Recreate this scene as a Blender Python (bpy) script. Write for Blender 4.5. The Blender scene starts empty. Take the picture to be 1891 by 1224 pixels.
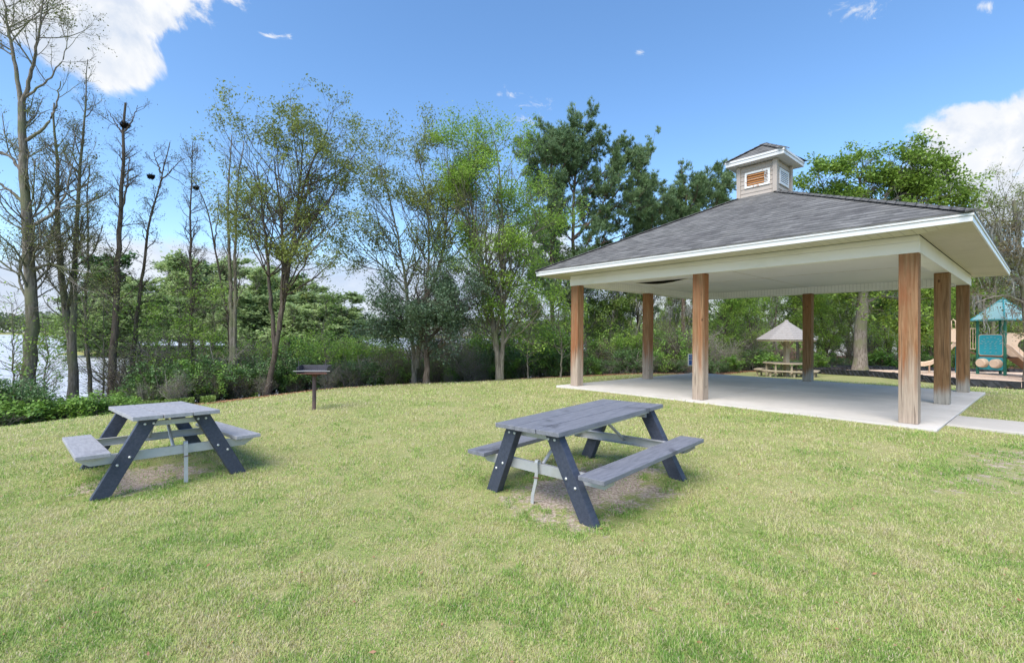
import bpy, bmesh, math, random
import numpy as np
from mathutils import Matrix, Vector, Euler
SC = bpy.context.scene
COL = SC.collection
PI = math.pi
# ------------------------------------------------------------ camera, sky, sun, exposure
F, CY, RO, PT = 873.58, 611.73, .008, .008
cam_d = bpy.data.cameras.new("camera"); cam = bpy.data.objects.new("camera", cam_d); COL.objects.link(cam)
cam_d.sensor_width = 36; cam_d.lens = F / 1891 * 36; cam_d.clip_start = .05; cam_d.clip_end = 3000
fw = Vector((0, math.cos(PT), math.sin(PT))); up0 = Vector((0, -math.sin(PT), math.cos(PT))); rt0 = Vector((1, 0, 0))
rt = rt0 * math.cos(RO) + up0 * math.sin(RO); up = up0 * math.cos(RO) - rt0 * math.sin(RO)
cam.matrix_world = Matrix(((rt.x, up.x, -fw.x, 0), (rt.y, up.y, -fw.y, 0), (rt.z, up.z, -fw.z, 1.65), (0, 0, 0, 1)))
SC.camera = cam
SC.view_settings.view_transform = 'Standard'; SC.view_settings.look = 'None'
SC.view_settings.gamma = 1; SC.view_settings.exposure = 1.6
SUN_EL, SUN_AZ = math.radians(52), math.radians(215)     # azimuth clockwise from +Y
sd = bpy.data.lights.new("sun", 'SUN'); sd.energy = 1.7; sd.angle = math.radians(50); sd.color = (1, .94, .84)
sun = bpy.data.objects.new("sun", sd); COL.objects.link(sun)
sv = Vector((math.sin(SUN_AZ) * math.cos(SUN_EL), math.cos(SUN_AZ) * math.cos(SUN_EL), math.sin(SUN_EL)))
sun.rotation_euler = sv.to_track_quat('Z', 'Y').to_euler()

class NT:
    "small helper round a node tree"
    def __init__(s, nt): s.nt = nt
    def n(s, t, **k):
        o = s.nt.nodes.new(t)
        for a, b in k.items(): setattr(o, a, b)
        return o
    def put(s, sock, v):
        if hasattr(v, 'is_output'): s.nt.links.new(v, sock)
        elif v is not None:
            if isinstance(v, (int, float)) and sock.type in ('RGBA', 'VECTOR'): v = (v,) * (4 if sock.type == 'RGBA' else 3)
            if sock.type == 'RGBA' and len(v) == 3: v = (*v, 1)
            sock.default_value = v
    def m(s, op, a, b=None, c=None, clamp=False):
        o = s.n('ShaderNodeMath', operation=op, use_clamp=clamp)
        for i, v in enumerate((a, b, c)):
            if v is not None: s.put(o.inputs[i], v)
        return o.outputs[0]
    def v(s, op, a, b=None, out=0):
        o = s.n('ShaderNodeVectorMath', operation=op); s.put(o.inputs[0], a)
        if b is not None: s.put(o.inputs[1], b)
        return o.outputs[out]
    def ss(s, x, a, b, lo=0., hi=1.):
        o = s.n('ShaderNodeMapRange', interpolation_type='SMOOTHSTEP'); s.put(o.inputs[0], x)
        for i, q in zip((1, 2, 3, 4), (a, b, lo, hi)): s.put(o.inputs[i], q)
        return o.outputs[0]
    def noise(s, vec, scale, detail=4, rough=.55, dist=0, out=0):
        o = s.n('ShaderNodeTexNoise'); s.put(o.inputs['Vector'], vec)
        o.inputs['Scale'].default_value = scale; o.inputs['Detail'].default_value = detail
        o.inputs['Roughness'].default_value = rough; o.inputs['Distortion'].default_value = dist
        return o.outputs[out]
    def mix(s, f, a, b, blend='MIX'):
        o = s.n('ShaderNodeMix', data_type='RGBA', blend_type=blend)
        s.put(o.inputs[0], f); s.put(o.inputs[6], a); s.put(o.inputs[7], b); return o.outputs[2]
    def map(s, vec, scale=(1, 1, 1), loc=(0, 0, 0)):
        o = s.n('ShaderNodeMapping'); s.put(o.inputs[0], vec); o.inputs[1].default_value = loc; o.inputs[3].default_value = scale; return o.outputs[0]
    def ramp(s, f, stops):
        o = s.n('ShaderNodeValToRGB'); s.put(o.inputs[0], f); e = o.color_ramp.elements
        while len(e) < len(stops): e.new(.5)
        for q, (p, c) in zip(e, stops): q.position = p; q.color = (*c, 1)
        return o.outputs[0]

def build_world():
    w = bpy.data.worlds.new("World"); SC.world = w; w.use_nodes = True
    t = NT(w.node_tree); w.node_tree.nodes.clear()
    out = t.n('ShaderNodeOutputWorld'); bg = t.n('ShaderNodeBackground'); bg.inputs[1].default_value = .09
    sky = t.n('ShaderNodeTexSky', sky_type='NISHITA'); sky.sun_disc = False
    sky.sun_elevation = SUN_EL; sky.sun_rotation = SUN_AZ; sky.air_density = 1.0; sky.dust_density = .6; sky.ozone_density = 3.2
    co = t.n('ShaderNodeTexCoord').outputs['Generated']
    sp = t.n('ShaderNodeSeparateXYZ'); t.put(sp.inputs[0], co)
    yy = t.m('MAXIMUM', sp.outputs[1], .02)
    gx = t.m('DIVIDE', sp.outputs[0], yy); gz = t.m('DIVIDE', sp.outputs[2], yy)
    cb = t.n('ShaderNodeCombineXYZ'); t.put(cb.inputs[0], gx); t.put(cb.inputs[1], gz); g = cb.outputs[0]
    # cumulus banks: centre and radii as directions in the sky (degrees would do as well)
    CL = [(170, -60, 210, 75), (285, -4, 84, 52), (190, 95, 62, 50), (205, 118, 62, 34), (95, 50, 110, 80), (30, 20, 90, 60),
          (1808, 234, 74, 52), (1890, 258, 80, 62), (1768, 262, 44, 34), (1860, 355, 120, 66),
          ]
    def blobs(CL):
        d = None
        for x, y, rx, ry in CL:
            c = ((x - 945.5) / F, (CY - y) / F, 0)
            q = t.v('LENGTH', t.v('MULTIPLY', t.v('SUBTRACT', g, c), (F / rx, F / ry, 0)), out=1)
            d = q if d is None else t.m('MINIMUM', d, q)
        return t.m('SUBTRACT', 1, t.m('MINIMUM', d, 2.9))
    d = blobs(CL)
    wn = t.noise(t.map(co, (1, 1, 1.7)), 26, 8, .68, 1.2)
    wisp = t.m('MULTIPLY', t.ss(t.m('ADD', blobs([(934, 164, 34, 15), (986, 184, 30, 13), (964, 212, 34, 12), (1180, 85, 16, 8), (1578, 2, 60, 22), (1815, -6, 30, 14), (500, 60, 30, 8)]), t.m('MULTIPLY', t.m('SUBTRACT', wn, .52), 5.5)), .1, 1.5), .85)
    nz = t.noise(co, 5.2, 11, .6, .5)
    dens = t.m('ADD', d, t.m('MULTIPLY', t.m('SUBTRACT', nz, .485), 6.2))
    nzu = t.noise(t.v('ADD', co, (-.012, 0, .03)), 5.2, 11, .6, .5)
    relief = t.ss(t.m('SUBTRACT', nz, nzu), -.06, .07)
    cm = t.ss(dens, .02, .6)
    # low bank towards the horizon
    n2 = t.noise(t.map(co, (1, 1, 2.2)), 3.4, 9, .56, .2)
    band = t.m('ADD', t.m('MULTIPLY', t.m('SUBTRACT', n2, .5), 1.5), t.ss(gz, .36, .06, -.48, .42))
    bm = t.ss(band, -.02, .26)
    msk = t.m('MAXIMUM', t.m('MAXIMUM', cm, wisp), t.m('MULTIPLY', bm, .93))
    sh = t.noise(co, 11, 6, .5, .2)
    cc = t.mix(t.m('MULTIPLY', t.m('ADD', relief, t.ss(sh, .7, .35)), .5), (.66, .75, .90), (1.04, 1.04, 1.04))
    lowc = t.mix(t.ss(n2, .4, .68), (.58, .68, .88), (.88, .92, 1.0))
    cc = t.mix(t.ss(gz, .40, .22), cc, lowc)
    cc = t.mix(1, cc, (3.7, 3.7, 3.7), 'MULTIPLY')
    hs = t.n('ShaderNodeHueSaturation'); t.put(hs.inputs['Color'], sky.outputs[0]); hs.inputs['Saturation'].default_value = 1.14; hs.inputs['Value'].default_value = 1.0
    c = t.mix(msk, t.mix(1, hs.outputs[0], (1.06, 1.03, 1.0), 'MULTIPLY'), cc)
    t.put(bg.inputs[0], c); w.node_tree.links.new(bg.outputs[0], out.inputs[0])
build_world()

# ------------------------------------------------------------ tagging, mesh helpers
def tag(o, label=None, cat=None, group=None, kind=None):
    if label: o['label'] = label
    if cat: o['category'] = cat
    if group: o['group'] = group
    if kind: o['kind'] = kind
    return o
def empty(name, loc=(0, 0, 0), rot=(0, 0, 0), label=None, cat=None, group=None):
    o = bpy.data.objects.new(name, None); COL.objects.link(o); o.empty_display_size = .2
    o.location = loc; o.rotation_euler = rot; return tag(o, label, cat, group)
def pix(px, py, Y):
    "the point at depth Y seen at photo pixel px, py"
    v = fw * F + rt * (px - 945.5) + up * (CY - py)
    return Vector((0, 0, 1.65)) + v * (Y / v.y)
def link_mesh(name, me, mats, parent=None, smooth=False):
    for m_ in (mats if isinstance(mats, (list, tuple)) else [mats]): me.materials.append(m_)
    if smooth: me.polygons.foreach_set('use_smooth', np.ones(len(me.polygons), bool))
    o = bpy.data.objects.new(name, me); COL.objects.link(o)
    if parent: o.parent = parent
    return o
class MB:
    "collects boxes, prisms and tubes into one mesh"
    def __init__(s): s.V = []; s.Fc = []; s.uv = []; s.mi = []; s.cur = 0
    def poly(s, pts, faces, uvs=None):
        b = len(s.V); s.V += [tuple(p) for p in pts]
        for i, f in enumerate(faces):
            s.Fc.append([b + k for k in f]); s.mi.append(s.cur); s.uv.append(uvs[i] if uvs else None)
    def box(s, c, d, M=None):
        x, y, z = d[0] / 2, d[1] / 2, d[2] / 2; c = Vector(c)
        P = [Vector((i * x, j * y, k * z)) for k in (-1, 1) for j in (-1, 1) for i in (-1, 1)]
        if M is not None: P = [M @ p for p in P]
        s.poly([c + p for p in P], [(0, 2, 3, 1), (4, 5, 7, 6), (0, 1, 5, 4), (2, 6, 7, 3), (0, 4, 6, 2), (1, 3, 7, 5)])
    def prism(s, poly, vec):
        "extrude a planar polygon by vec"
        n = len(poly); P = [Vector(p) for p in poly]; v = Vector(vec)
        s.poly(P + [p + v for p in P], [tuple(range(n))[::-1], tuple(range(n, 2 * n))] + [(i, (i + 1) % n, n + (i + 1) % n, n + i) for i in range(n)])
    def tube(s, pts, r, n=8, caps=True):
        pts = [Vector(p) for p in pts]; rr = r if hasattr(r, '__len__') else [r] * len(pts); b = []
        for i, p in enumerate(pts):
            t = (pts[min(i + 1, len(pts) - 1)] - pts[max(i - 1, 0)]).normalized()
            a = t.cross(Vector((.13, .21, 1)) if abs(t.z) < .93 else Vector((1, .2, 0))).normalized(); c = t.cross(a)
            b += [p + (a * math.cos(k * 2 * PI / n) + c * math.sin(k * 2 * PI / n)) * rr[i] for k in range(n)]
        m = len(pts); f = [(i * n + k, i * n + (k + 1) % n, (i + 1) * n + (k + 1) % n, (i + 1) * n + k) for i in range(m - 1) for k in range(n)]
        if caps: f += [tuple(range(n))[::-1], tuple(range((m - 1) * n, m * n))]
        s.poly(b, f)
    def build(s, name, mats, parent=None, bevel=0, smooth=False, seg=2):
        me = bpy.data.meshes.new(name); me.from_pydata(s.V, [], s.Fc); me.update()
        bm = bmesh.new(); bm.from_mesh(me); bmesh.ops.recalc_face_normals(bm, faces=bm.faces)
        if bevel: bmesh.ops.bevel(bm, geom=[e for e in bm.edges if len(e.link_faces) == 2 and e.calc_face_angle(0) > .5], offset=bevel, segments=seg, affect='EDGES', profile=.6)
        if not any(s.uv): pass
        ul = bm.loops.layers.uv.new('UVMap'); bm.faces.ensure_lookup_table()
        for i, f in enumerate(bm.faces):
            u = s.uv[i] if (not bevel and i < len(s.uv)) else None
            nn = f.normal
            for k, l in enumerate(f.loops):
                c = l.vert.co
                if u is None:
                    l[ul].uv = (c.x, c.y) if abs(nn.z) > .7 else ((c.x, c.z) if abs(nn.y) > abs(nn.x) else (c.y, c.z))
                else: l[ul].uv = u(c)
        bm.to_mesh(me); bm.free()
        if s.mi and any(s.mi) and not bevel: me.polygons.foreach_set('material_index', s.mi)
        return link_mesh(name, me, mats, parent, smooth)
def np_mesh(name, V, nper, mats, parent=None, tri=None, attr=None, mi=None, smooth=False):
    "V (N,k,3): N faces of k own vertices, or pass faces as (M,k) index array in nper"
    me = bpy.data.meshes.new(name)
    V = np.asarray(V, np.float32); Fi = np.asarray(nper, np.int32)
    me.vertices.add(len(V)); me.vertices.foreach_set('co', V.ravel())
    k = Fi.shape[1]; me.loops.add(Fi.size); me.loops.foreach_set('vertex_index', Fi.ravel())
    me.polygons.add(len(Fi)); me.polygons.foreach_set('loop_start', np.arange(0, Fi.size, k, dtype=np.int32))
    me.update(calc_edges=True)
    if attr is not None:
        a = me.attributes.new('v', 'FLOAT', 'FACE'); a.data.foreach_set('value', np.asarray(attr, np.float32))
    if mi is not None: me.polygons.foreach_set('material_index', np.asarray(mi, np.int32))
    return link_mesh(name, me, mats, parent, smooth)

# ------------------------------------------------------------ materials
def mat(name, fn, rough=.8, spec=.3, bump=None, metal=0, trans=0):
    m = bpy.data.materials.new(name); m.use_nodes = True; t = NT(m.node_tree)
    b = m.node_tree.nodes['Principled BSDF']; r = fn(t) if callable(fn) else fn; h = None
    if isinstance(r, tuple) and len(r) == 2: r, h = r
    t.put(b.inputs['Base Color'], r); t.put(b.inputs['Roughness'], rough); b.inputs['Specular IOR Level'].default_value = spec; b.inputs['Metallic'].default_value = metal
    if h is not None:
        bp = t.n('ShaderNodeBump'); bp.inputs['Strength'].default_value = bump[0]; bp.inputs['Distance'].default_value = bump[1]
        t.put(bp.inputs['Height'], h); t.put(b.inputs['Normal'], bp.outputs[0])
    if trans:
        tr = t.n('ShaderNodeBsdfTranslucent'); t.put(tr.inputs[0], r); mx = t.n('ShaderNodeMixShader'); mx.inputs[0].default_value = trans
        t.put(mx.inputs[1], b.outputs[0]); t.put(mx.inputs[2], tr.outputs[0]); t.put(m.node_tree.nodes['Material Output'].inputs[0], mx.outputs[0])
    return m
def OC(t): return t.n('ShaderNodeTexCoord').outputs['Object']
def UV(t): return t.n('ShaderNodeTexCoord').outputs['UV']
def AT(t, n='v'): return t.n('ShaderNodeAttribute', attribute_name=n).outputs['Fac']
def m_leaf(name, c1, c2, c3=None, trans=.3, rough=.55):
    def f(t):
        c = t.mix(AT(t), c1, c2)
        n = t.noise(OC(t), .9, 2); c = t.mix(t.ss(n, .4, .65), c, c3 or c2)
        return c
    return mat(name, f, rough, .35, trans=trans)
def m_bark(name, c1, c2, moss=None):
    def f(t):
        o = OC(t); n = t.noise(t.map(o, (9, 9, 1.6)), 2.2, 5, .65); n3 = t.noise(o, 1.3, 2)
        c = t.mix(t.ss(n, .35, .65), c1, c2)
        if moss: c = t.mix(t.ss(n3, .45, .62), c, moss)
        return c, n
    return mat(name, f, .9, .15, (.7, .03))
M = {}
M['leaf_bright'] = m_leaf('fresh_leaf', (.16, .30, .045), (.27, .42, .07), (.33, .48, .08), .42)
M['leaf_mid'] = m_leaf('mid_leaf', (.11, .19, .04), (.20, .30, .06), (.22, .31, .07))
M['leaf_olive'] = m_leaf('olive_leaf', (.15, .20, .045), (.28, .32, .09), (.22, .27, .06))
M['leaf_oak'] = m_leaf('oak_leaf', (.12, .22, .035), (.26, .38, .06), (.19, .30, .045))
M['leaf_dark'] = m_leaf('glossy_dark_leaf', (.06, .13, .04), (.14, .24, .07), (.11, .21, .06), .15, .35)
M['leaf_green'] = m_leaf('shrub_leaf', (.10, .22, .04), (.22, .38, .07), (.26, .42, .06), .2, .45)
M['leaf_holly'] = m_leaf('blue_green_leaf', (.06, .11, .065), (.13, .19, .11), (.10, .16, .08), .12, .4)
M['leaf_bud'] = m_leaf('spring_bud', (.09, .10, .03), (.16, .17, .05), (.20, .24, .06))
M['leaf_brown'] = m_leaf('budding_brown_leaf', (.15, .11, .055), (.20, .17, .08), (.17, .19, .06))
M['needle'] = m_leaf('pine_needle', (.09, .16, .07), (.20, .29, .11), (.15, .23, .10), .1, .5)
M['moss'] = m_leaf('hanging_moss', (.22, .22, .19), (.34, .34, .31), (.28, .28, .25), .3, .9)
M['bark_grey'] = m_bark('grey_bark', (.11, .095, .075), (.24, .215, .18), (.15, .155, .09))
M['bark_dark'] = m_bark('dark_bark', (.06, .045, .035), (.15, .12, .095), (.10, .085, .07))
M['bark_brown'] = m_bark('brown_bark', (.10, .065, .045), (.22, .16, .12))
M['twig_pale'] = m_bark('pale_twig', (.22, .19, .16), (.34, .31, .27))

# ------------------------------------------------------------ ground shape
RNG = np.random.default_rng(11)
def gp(px, py, Y): p = pix(px, py, Y); return (p.x, p.y, p.z)
CTRL = [(0, -6, 0), (-6, -1, -.05), (6, -1, .12), (0, 1, .0), (-3, 3, .0), (4, 3, .1), (.8, 4.6, .06), (1.3, 5.8, .12), (-4.24, 5.74, -.02), (-5.3, 5.0, -.05),
        (-3.2, 6.4, .0), (5.6, 5.6, .2), (9, 3, .2), (14, 0, .2), (-12, 0, -.2), (-14, 5, -.5),
        gp(0, 797, 8), gp(200, 770, 9.5), gp(420, 755, 10.7), gp(600, 733, 12.5), gp(760, 719, 14), gp(950, 704, 16), gp(1050, 698, 17), gp(580, 756, 9.6),
        gp(0, 789, 10.3), gp(200, 764, 12), gp(420, 741, 13.8), gp(600, 719, 16.2), gp(760, 709, 17.8), gp(950, 700.5, 19.5),
        (6.0, 6.9, .26), (1.4, 12.6, .25), (3.6, 9.6, .27), (6.5, 12.3, .27), (6.7, 17.7, .25), (11.4, 11.9, .25), (9, 10, .27),
        gp(1200, 691, 18), gp(1300, 692, 19.5), gp(1440, 695, 23), gp(1600, 696, 21), (8.6, 7.9, .24), gp(1750, 716, 15.5), gp(1891, 717, 17), gp(1600, 688, 26), gp(1830, 690, 23),
        gp(1891, 690, 24), gp(1500, 688, 27), (12, 5, .2), (18, 12, .1), (28, 18, -.1), (28, 30, -.3), (14, 34, -.4), (4, 24, -.35), (8, 28, -.4)]
for (px, Y0) in ((-60, 10), (0, 10.3), (200, 12), (420, 13.8), (600, 16), (760, 17.8), (950, 19.5)):
    x = (px - 945.5) / F; CTRL += [(x * (Y0 + 3.2), Y0 + 3.2, -.85), (x * (Y0 + 7.5), Y0 + 7.5, -1.9)]
CTRL = np.array(CTRL); 
def _k(A, B): return np.sqrt(((A[:, None, :2] - B[None, :, :2]) ** 2).sum(2) + .6)
_W = np.linalg.solve(_k(CTRL, CTRL) + np.eye(len(CTRL)) * .03, CTRL[:, 2] - 0)
WATER = -1.6
def lakemask(x, y):
    "1 over water, 0 on land"
    a = np.where(y > 0, x / np.maximum(y, .1), -9.)
    yb = np.interp(a * F + 945.5, [-400, 0, 200, 420, 600, 760, 950, 1080, 1160], [12, 14.5, 17, 19.5, 22, 24, 27, 40, 900])
    m = np.clip((y - yb) / 5, 0, 1) * (y < 455)
    far_left = np.clip((-x - 24) / 5, 0, 1) * (y < 12); m = np.maximum(m, far_left * (y > -400))
    pen = ((x + 41) / 25) ** 2 + ((y - 74) / 14) ** 2
    return m * np.clip((pen - .8) / .4, 0, 1)
def ground(x, y):
    x = np.atleast_1d(np.asarray(x, float)); y = np.atleast_1d(np.asarray(y, float)); z = np.zeros(len(x))
    for i in range(0, len(x), 20000):
        s = slice(i, i + 20000); z[s] = _k(np.stack([x[s], y[s]], 1), CTRL) @ _W
    r = np.hypot(x, y - 12); w = np.clip((r - 24) / 12, 0, 1); w = w * w * (3 - 2 * w)
    base = -.5 - lakemask(x, y) * 2.2
    return z * (1 - w) + base * w
def gz(x, y): return float(ground(x, y)[0])
# edge between mown grass and the wild belt, as depth against bearing
EB = ([-400, 0, 200, 420, 600, 760, 950, 1080, 1300, 1380, 1500, 1650, 1891, 2300], [8.5, 10.2, 11.9, 13.8, 16.2, 18, 19.3, 18.6, 20.5, 27, 29, 31, 33, 33])
def yb(px): return float(np.interp(px, *EB))
def wood(x, y):
    a = x / np.maximum(y, .1) * F + 945.5
    return np.clip((y - np.interp(a, *EB)) * 1.4 + .5, 0, 1) * (y > 2) * np.where((a < 1000) & (y > 45), .15, 1)

def build_ground():
    def axis(lo, a, b, hi, st):
        mid = np.arange(a, b, st); g = [b]
        while g[-1] < hi: g.append(g[-1] + max(st, (g[-1] - b) * .14 + st))
        h = [a]
        while h[-1] > lo: h.append(h[-1] - max(st, (a - h[-1]) * .14 + st))
        return np.concatenate([h[::-1][:-1], mid, g])
    X = axis(-900, -22, 26, 900, .28); Y = axis(-60, 1.5, 34, 900, .28)
    gx, gy = np.meshgrid(X, Y); x, y = gx.ravel(), gy.ravel(); z = ground(x, y)
    nx = len(X); idx = np.arange(len(x)).reshape(len(Y), nx)
    Fi = np.stack([idx[:-1, :-1], idx[:-1, 1:], idx[1:, 1:], idx[1:, :-1]], -1).reshape(-1, 4)
    def f(t):
        o = OC(t); wd = AT(t, 'wood'); dry = AT(t, 'dirt')
        nb = t.noise(o, .45, 4, .6, .5); nm = t.noise(o, 2.3, 5, .65); nf = t.noise(o, 38, 4, .7); nd = t.noise(o, 9, 4, .7)
        g = t.mix(t.ss(nb, .36, .64), (.20, .26, .07), (.35, .34, .15))
        g = t.mix(t.ss(nm, .42, .66, 0, .75), g, (.36, .32, .14))
        g = t.mix(t.ss(nd, .5, .7, 0, .6), g, (.20, .29, .07))
        nh = t.noise(o, 120, 3, .75); nq = t.noise(o, 1.1, 4, .6, .8)
        g = t.mix(t.ss(nq, .46, .7, 0, .6), g, (.42, .37, .19))
        g = t.mix(t.ss(nf, .3, .75, 0, .7), g, (.43, .40, .18)); g = t.mix(t.ss(nh, .42, .7, 0, .75), g, (.115, .135, .05))
        dirt = t.mix(t.ss(nf, .3, .7), (.22, .165, .125), (.58, .48, .40))
        dm = t.ss(t.m('ADD', dry, t.m('MULTIPLY', t.m('SUBTRACT', t.mix(.5, nm, nd), .5), 3.2)), .4, .75)
        g = t.mix(dm, g, dirt)
        fl = t.mix(t.ss(nd, .35, .65), (.07, .042, .028), (.22, .11, .07)); fl = t.mix(t.ss(nb, .45, .6, 0, .6), fl, (.05, .07, .025))
        wm = t.ss(t.m('ADD', wd, t.m('MULTIPLY', t.m('SUBTRACT', nm, .5), .5)), .35, .6)
        return t.mix(wm, g, fl), nf
    o = np_mesh('lawn', np.stack([x, y, z], 1), Fi, mat('lawn', f, .95, .1, (.6, .03)), smooth=True)
    a = o.data.attributes.new('wood', 'FLOAT', 'POINT'); a.data.foreach_set('value', wood(x, y).astype(np.float32))
    a = o.data.attributes.new('dirt', 'FLOAT', 'POINT'); a.data.foreach_set('value', dirtmask(x, y).astype(np.float32))
    tag(o, kind='structure')
    # lake
    def wf(t):
        o = OC(t); n = t.noise(t.map(o, (1, 2.6, 1)), 1.6, 6, .7); n2 = t.noise(t.map(o, (.1, .35, 1)), 1, 4, .6)
        return t.mix(t.ss(n, .35, .65), (.42, .43, .45), (.72, .73, .75)), n  # pale tones put the bright cloud reflection into the water colour
    m = MB(); m.poly([(-900, -400, WATER), (500, -400, WATER), (500, 560, WATER), (-900, 560, WATER)], [(0, 1, 2, 3)])
    w = m.build('lake_water', mat('lake_water', wf, .35, .6, (.6, .3))); tag(w, kind='structure')
TR = (.817, 5.037); TL = (-4.24, 5.737)
def dirtmask(x, y):
    d = np.zeros(len(x))
    for (cx, cy, a, rx, ry, w) in ((.85, 4.95, -.80, .75, 1.15, 1), (TL[0] + .1, TL[1] - .3, .81, .7, .75, .9), (.5, 4.1, 0, .5, .4, .6), (5.9, 5.4, .35, 1.7, .75, .62), (7.4, 6.0, .5, 1.6, .7, .5), (-3.6, 4.9, 0, .4, .3, .4)):
        c, s = math.cos(a), math.sin(a); u = (x - cx) * c + (y - cy) * s; v = -(x - cx) * s + (y - cy) * c
        d = np.maximum(d, w * np.clip(1.35 - np.hypot(u / rx, v / ry), 0, 1))
    return d
build_ground()

# ------------------------------------------------------------ grass blades
def vnoise(x, y, s, seed):
    "cheap value noise"
    r = np.random.default_rng(seed); T = r.random((64, 64)); u = x * s; v = y * s
    i = np.floor(u).astype(int); j = np.floor(v).astype(int); fu = u - i; fv = v - j; fu = fu * fu * (3 - 2 * fu); fv = fv * fv * (3 - 2 * fv)
    g = lambda a, b: T[a % 64, b % 64]
    return (g(i, j) * (1 - fu) + g(i + 1, j) * fu) * (1 - fv) + (g(i, j + 1) * (1 - fu) + g(i + 1, j + 1) * fu) * fv
def in_slab(x, y):
    dx, dy = x - PV[0], y - PV[1]; c, s = math.cos(PV[2]), math.sin(PV[2]); v = dx * c + dy * s; u = -dx * s + dy * c
    return ((v > -.34) & (v < 7.34) & (u > -.3) & (u < 7.54)) | ((v > .46) & (v < 1.9) & (u < -.2) & (u > -9))
PV = (6.37, 7.422, .718)
def build_grass():
    r = np.random.default_rng(5); N = 1150000
    # density falls with distance, so each part of the picture holds about as many blades
    Y = 1 / (1 / 1.9 + r.random(N) * (1 / 17. - 1 / 1.9)); X = (r.random(N) * 2 - 1) * Y * 1.22
    n1 = vnoise(X, Y, .8, 1) * .4 + vnoise(X, Y, 2.1, 2) * .35 + vnoise(X, Y, 6, 3) * .25; n1 = np.clip((vnoise(X, Y, .8, 1) * .18 + vnoise(X, Y, 2.1, 2) * .30 + vnoise(X, Y, 6, 3) * .27 + vnoise(X, Y, 15, 31) * .25 - .5) * 1.5 + .54 + .1 * np.clip(Y / 8 - .5, 0, 1), 0, 1)
    dm = dirtmask(X, Y) + (vnoise(X, Y, 3, 4) - .5) * .9 + (vnoise(X, Y, 9, 14) - .5) * 1.2
    keep = (~in_slab(X, Y)) & (wood(X, Y) < .5) & (r.random(N) > np.clip((dm - .4) * 3, 0, .9)) & (r.random(N) < .12 + .9 * vnoise(X, Y, 9, 8) + .6 * vnoise(X, Y, 21, 18))
    X, Y, n1 = X[keep], Y[keep], n1[keep]; N = len(X); Z = ground(X, Y)
    far = np.clip(Y / 5, .8, 3.2)
    tall = vnoise(X, Y, 4, 7)
    L = r.uniform(.018, .044, N) * (.55 + .9 * tall) * far ** .35; w = r.uniform(.0016, .0032, N) * far ** 1.05
    a = r.random(N) * 2 * PI; lean = r.uniform(.3, 1.35, N); d = np.stack([np.cos(a) * np.sin(lean), np.sin(a) * np.sin(lean), np.cos(lean)], 1)
    b = a + PI / 2 + r.normal(0, .5, N); s = np.stack([np.cos(b), np.sin(b), np.zeros(N)], 1) * w[:, None]
    P = np.stack([X, Y, Z - .004], 1); mid = P + d * (L * .55)[:, None] + np.array([0, 0, 1]) * (L * .10)[:, None]
    tip = P + d * L[:, None] - np.array([0, 0, 1]) * (L * .12)[:, None] * (lean > .8)[:, None]
    V = np.stack([P - s, P + s, mid + s * .8, mid - s * .8, tip + s * .12, tip - s * .12], 1).reshape(-1, 3)
    i = np.arange(N)[:, None] * 6
    Fi = np.concatenate([i + [0, 1, 2, 3], i + [3, 2, 4, 5]], 1).reshape(-1, 4)
    val = np.clip(n1 * 1.1 + .02 + r.normal(0, .2, N), 0, 1); straw = r.random(N) < .20 + .35 * np.clip(n1 - .45, 0, 1) * 2
    gd = np.clip((dirtmask(X, Y) - .12) * 3, 0, 1) * (r.random(N) < .75); val = val * (1 - .75 * gd); straw = straw & (gd < .5)
    val = np.where(straw, 1.0 + r.random(N) * .5, val)
    def f(t):
        a = AT(t); c = t.ramp(t.m('DIVIDE', a, 1.5), [(0, (.15, .29, .055)), (.25, (.28, .43, .095)), (.5, (.48, .54, .18)), (.66, (.56, .54, .25)), (.8, (.60, .53, .31)), (1, (.62, .54, .40))])
        return c
    o = np_mesh('grass_blades', V, Fi, mat('grass_blade', f, .6, .25, trans=.3), attr=np.repeat(val, 2))
    tag(o, 'short yellow green lawn grass with straw coloured patches', 'grass', kind='stuff')
    # fallen leaves
    N = 130; Y = 1 / (1 / 2.2 + r.random(N) * (1 / 9 - 1 / 2.2)); X = (r.random(N) * 2 - 1) * Y * 1.15
    k = (~in_slab(X, Y)); X, Y = X[k], Y[k]; N = len(X); leafquads('fallen_leaves', np.stack([X, Y, ground(X, Y) + .02], 1), r.uniform(.018, .04, N), r, M['dead'], flat=.8)
    tag(bpy.data.objects['fallen_leaves'], 'small brown dead leaves scattered over the grass', 'leaves', kind='stuff')
def quads(P, L, r, flat=0., asp=.5, up=None):
    N = len(P); n = r.normal(0, 1, (N, 3)); n[:, 2] = np.abs(n[:, 2]) + flat * 3; n /= np.linalg.norm(n, axis=1)[:, None]
    a = np.cross(n, r.normal(0, 1, (N, 3))); a /= np.linalg.norm(a, axis=1)[:, None]; b = np.cross(n, a)
    L = np.broadcast_to(L, N)[:, None]; a = a * L * .5; b = b * L * .5 * asp
    return np.stack([P - a, P + b - a * .1, P + a, P - b - a * .1], 1).reshape(-1, 3)
def leafquads(name, P, L, r, m, flat=0., asp=.5, parent=None):
    V = quads(P, L, r, flat, asp); N = len(P)
    return np_mesh(name, V, np.arange(4 * N).reshape(-1, 4), m, parent, attr=r.random(N))
M['dead'] = m_leaf('dead_leaf', (.28, .12, .06), (.44, .25, .15), (.36, .17, .09), .1)
build_grass()

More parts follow.
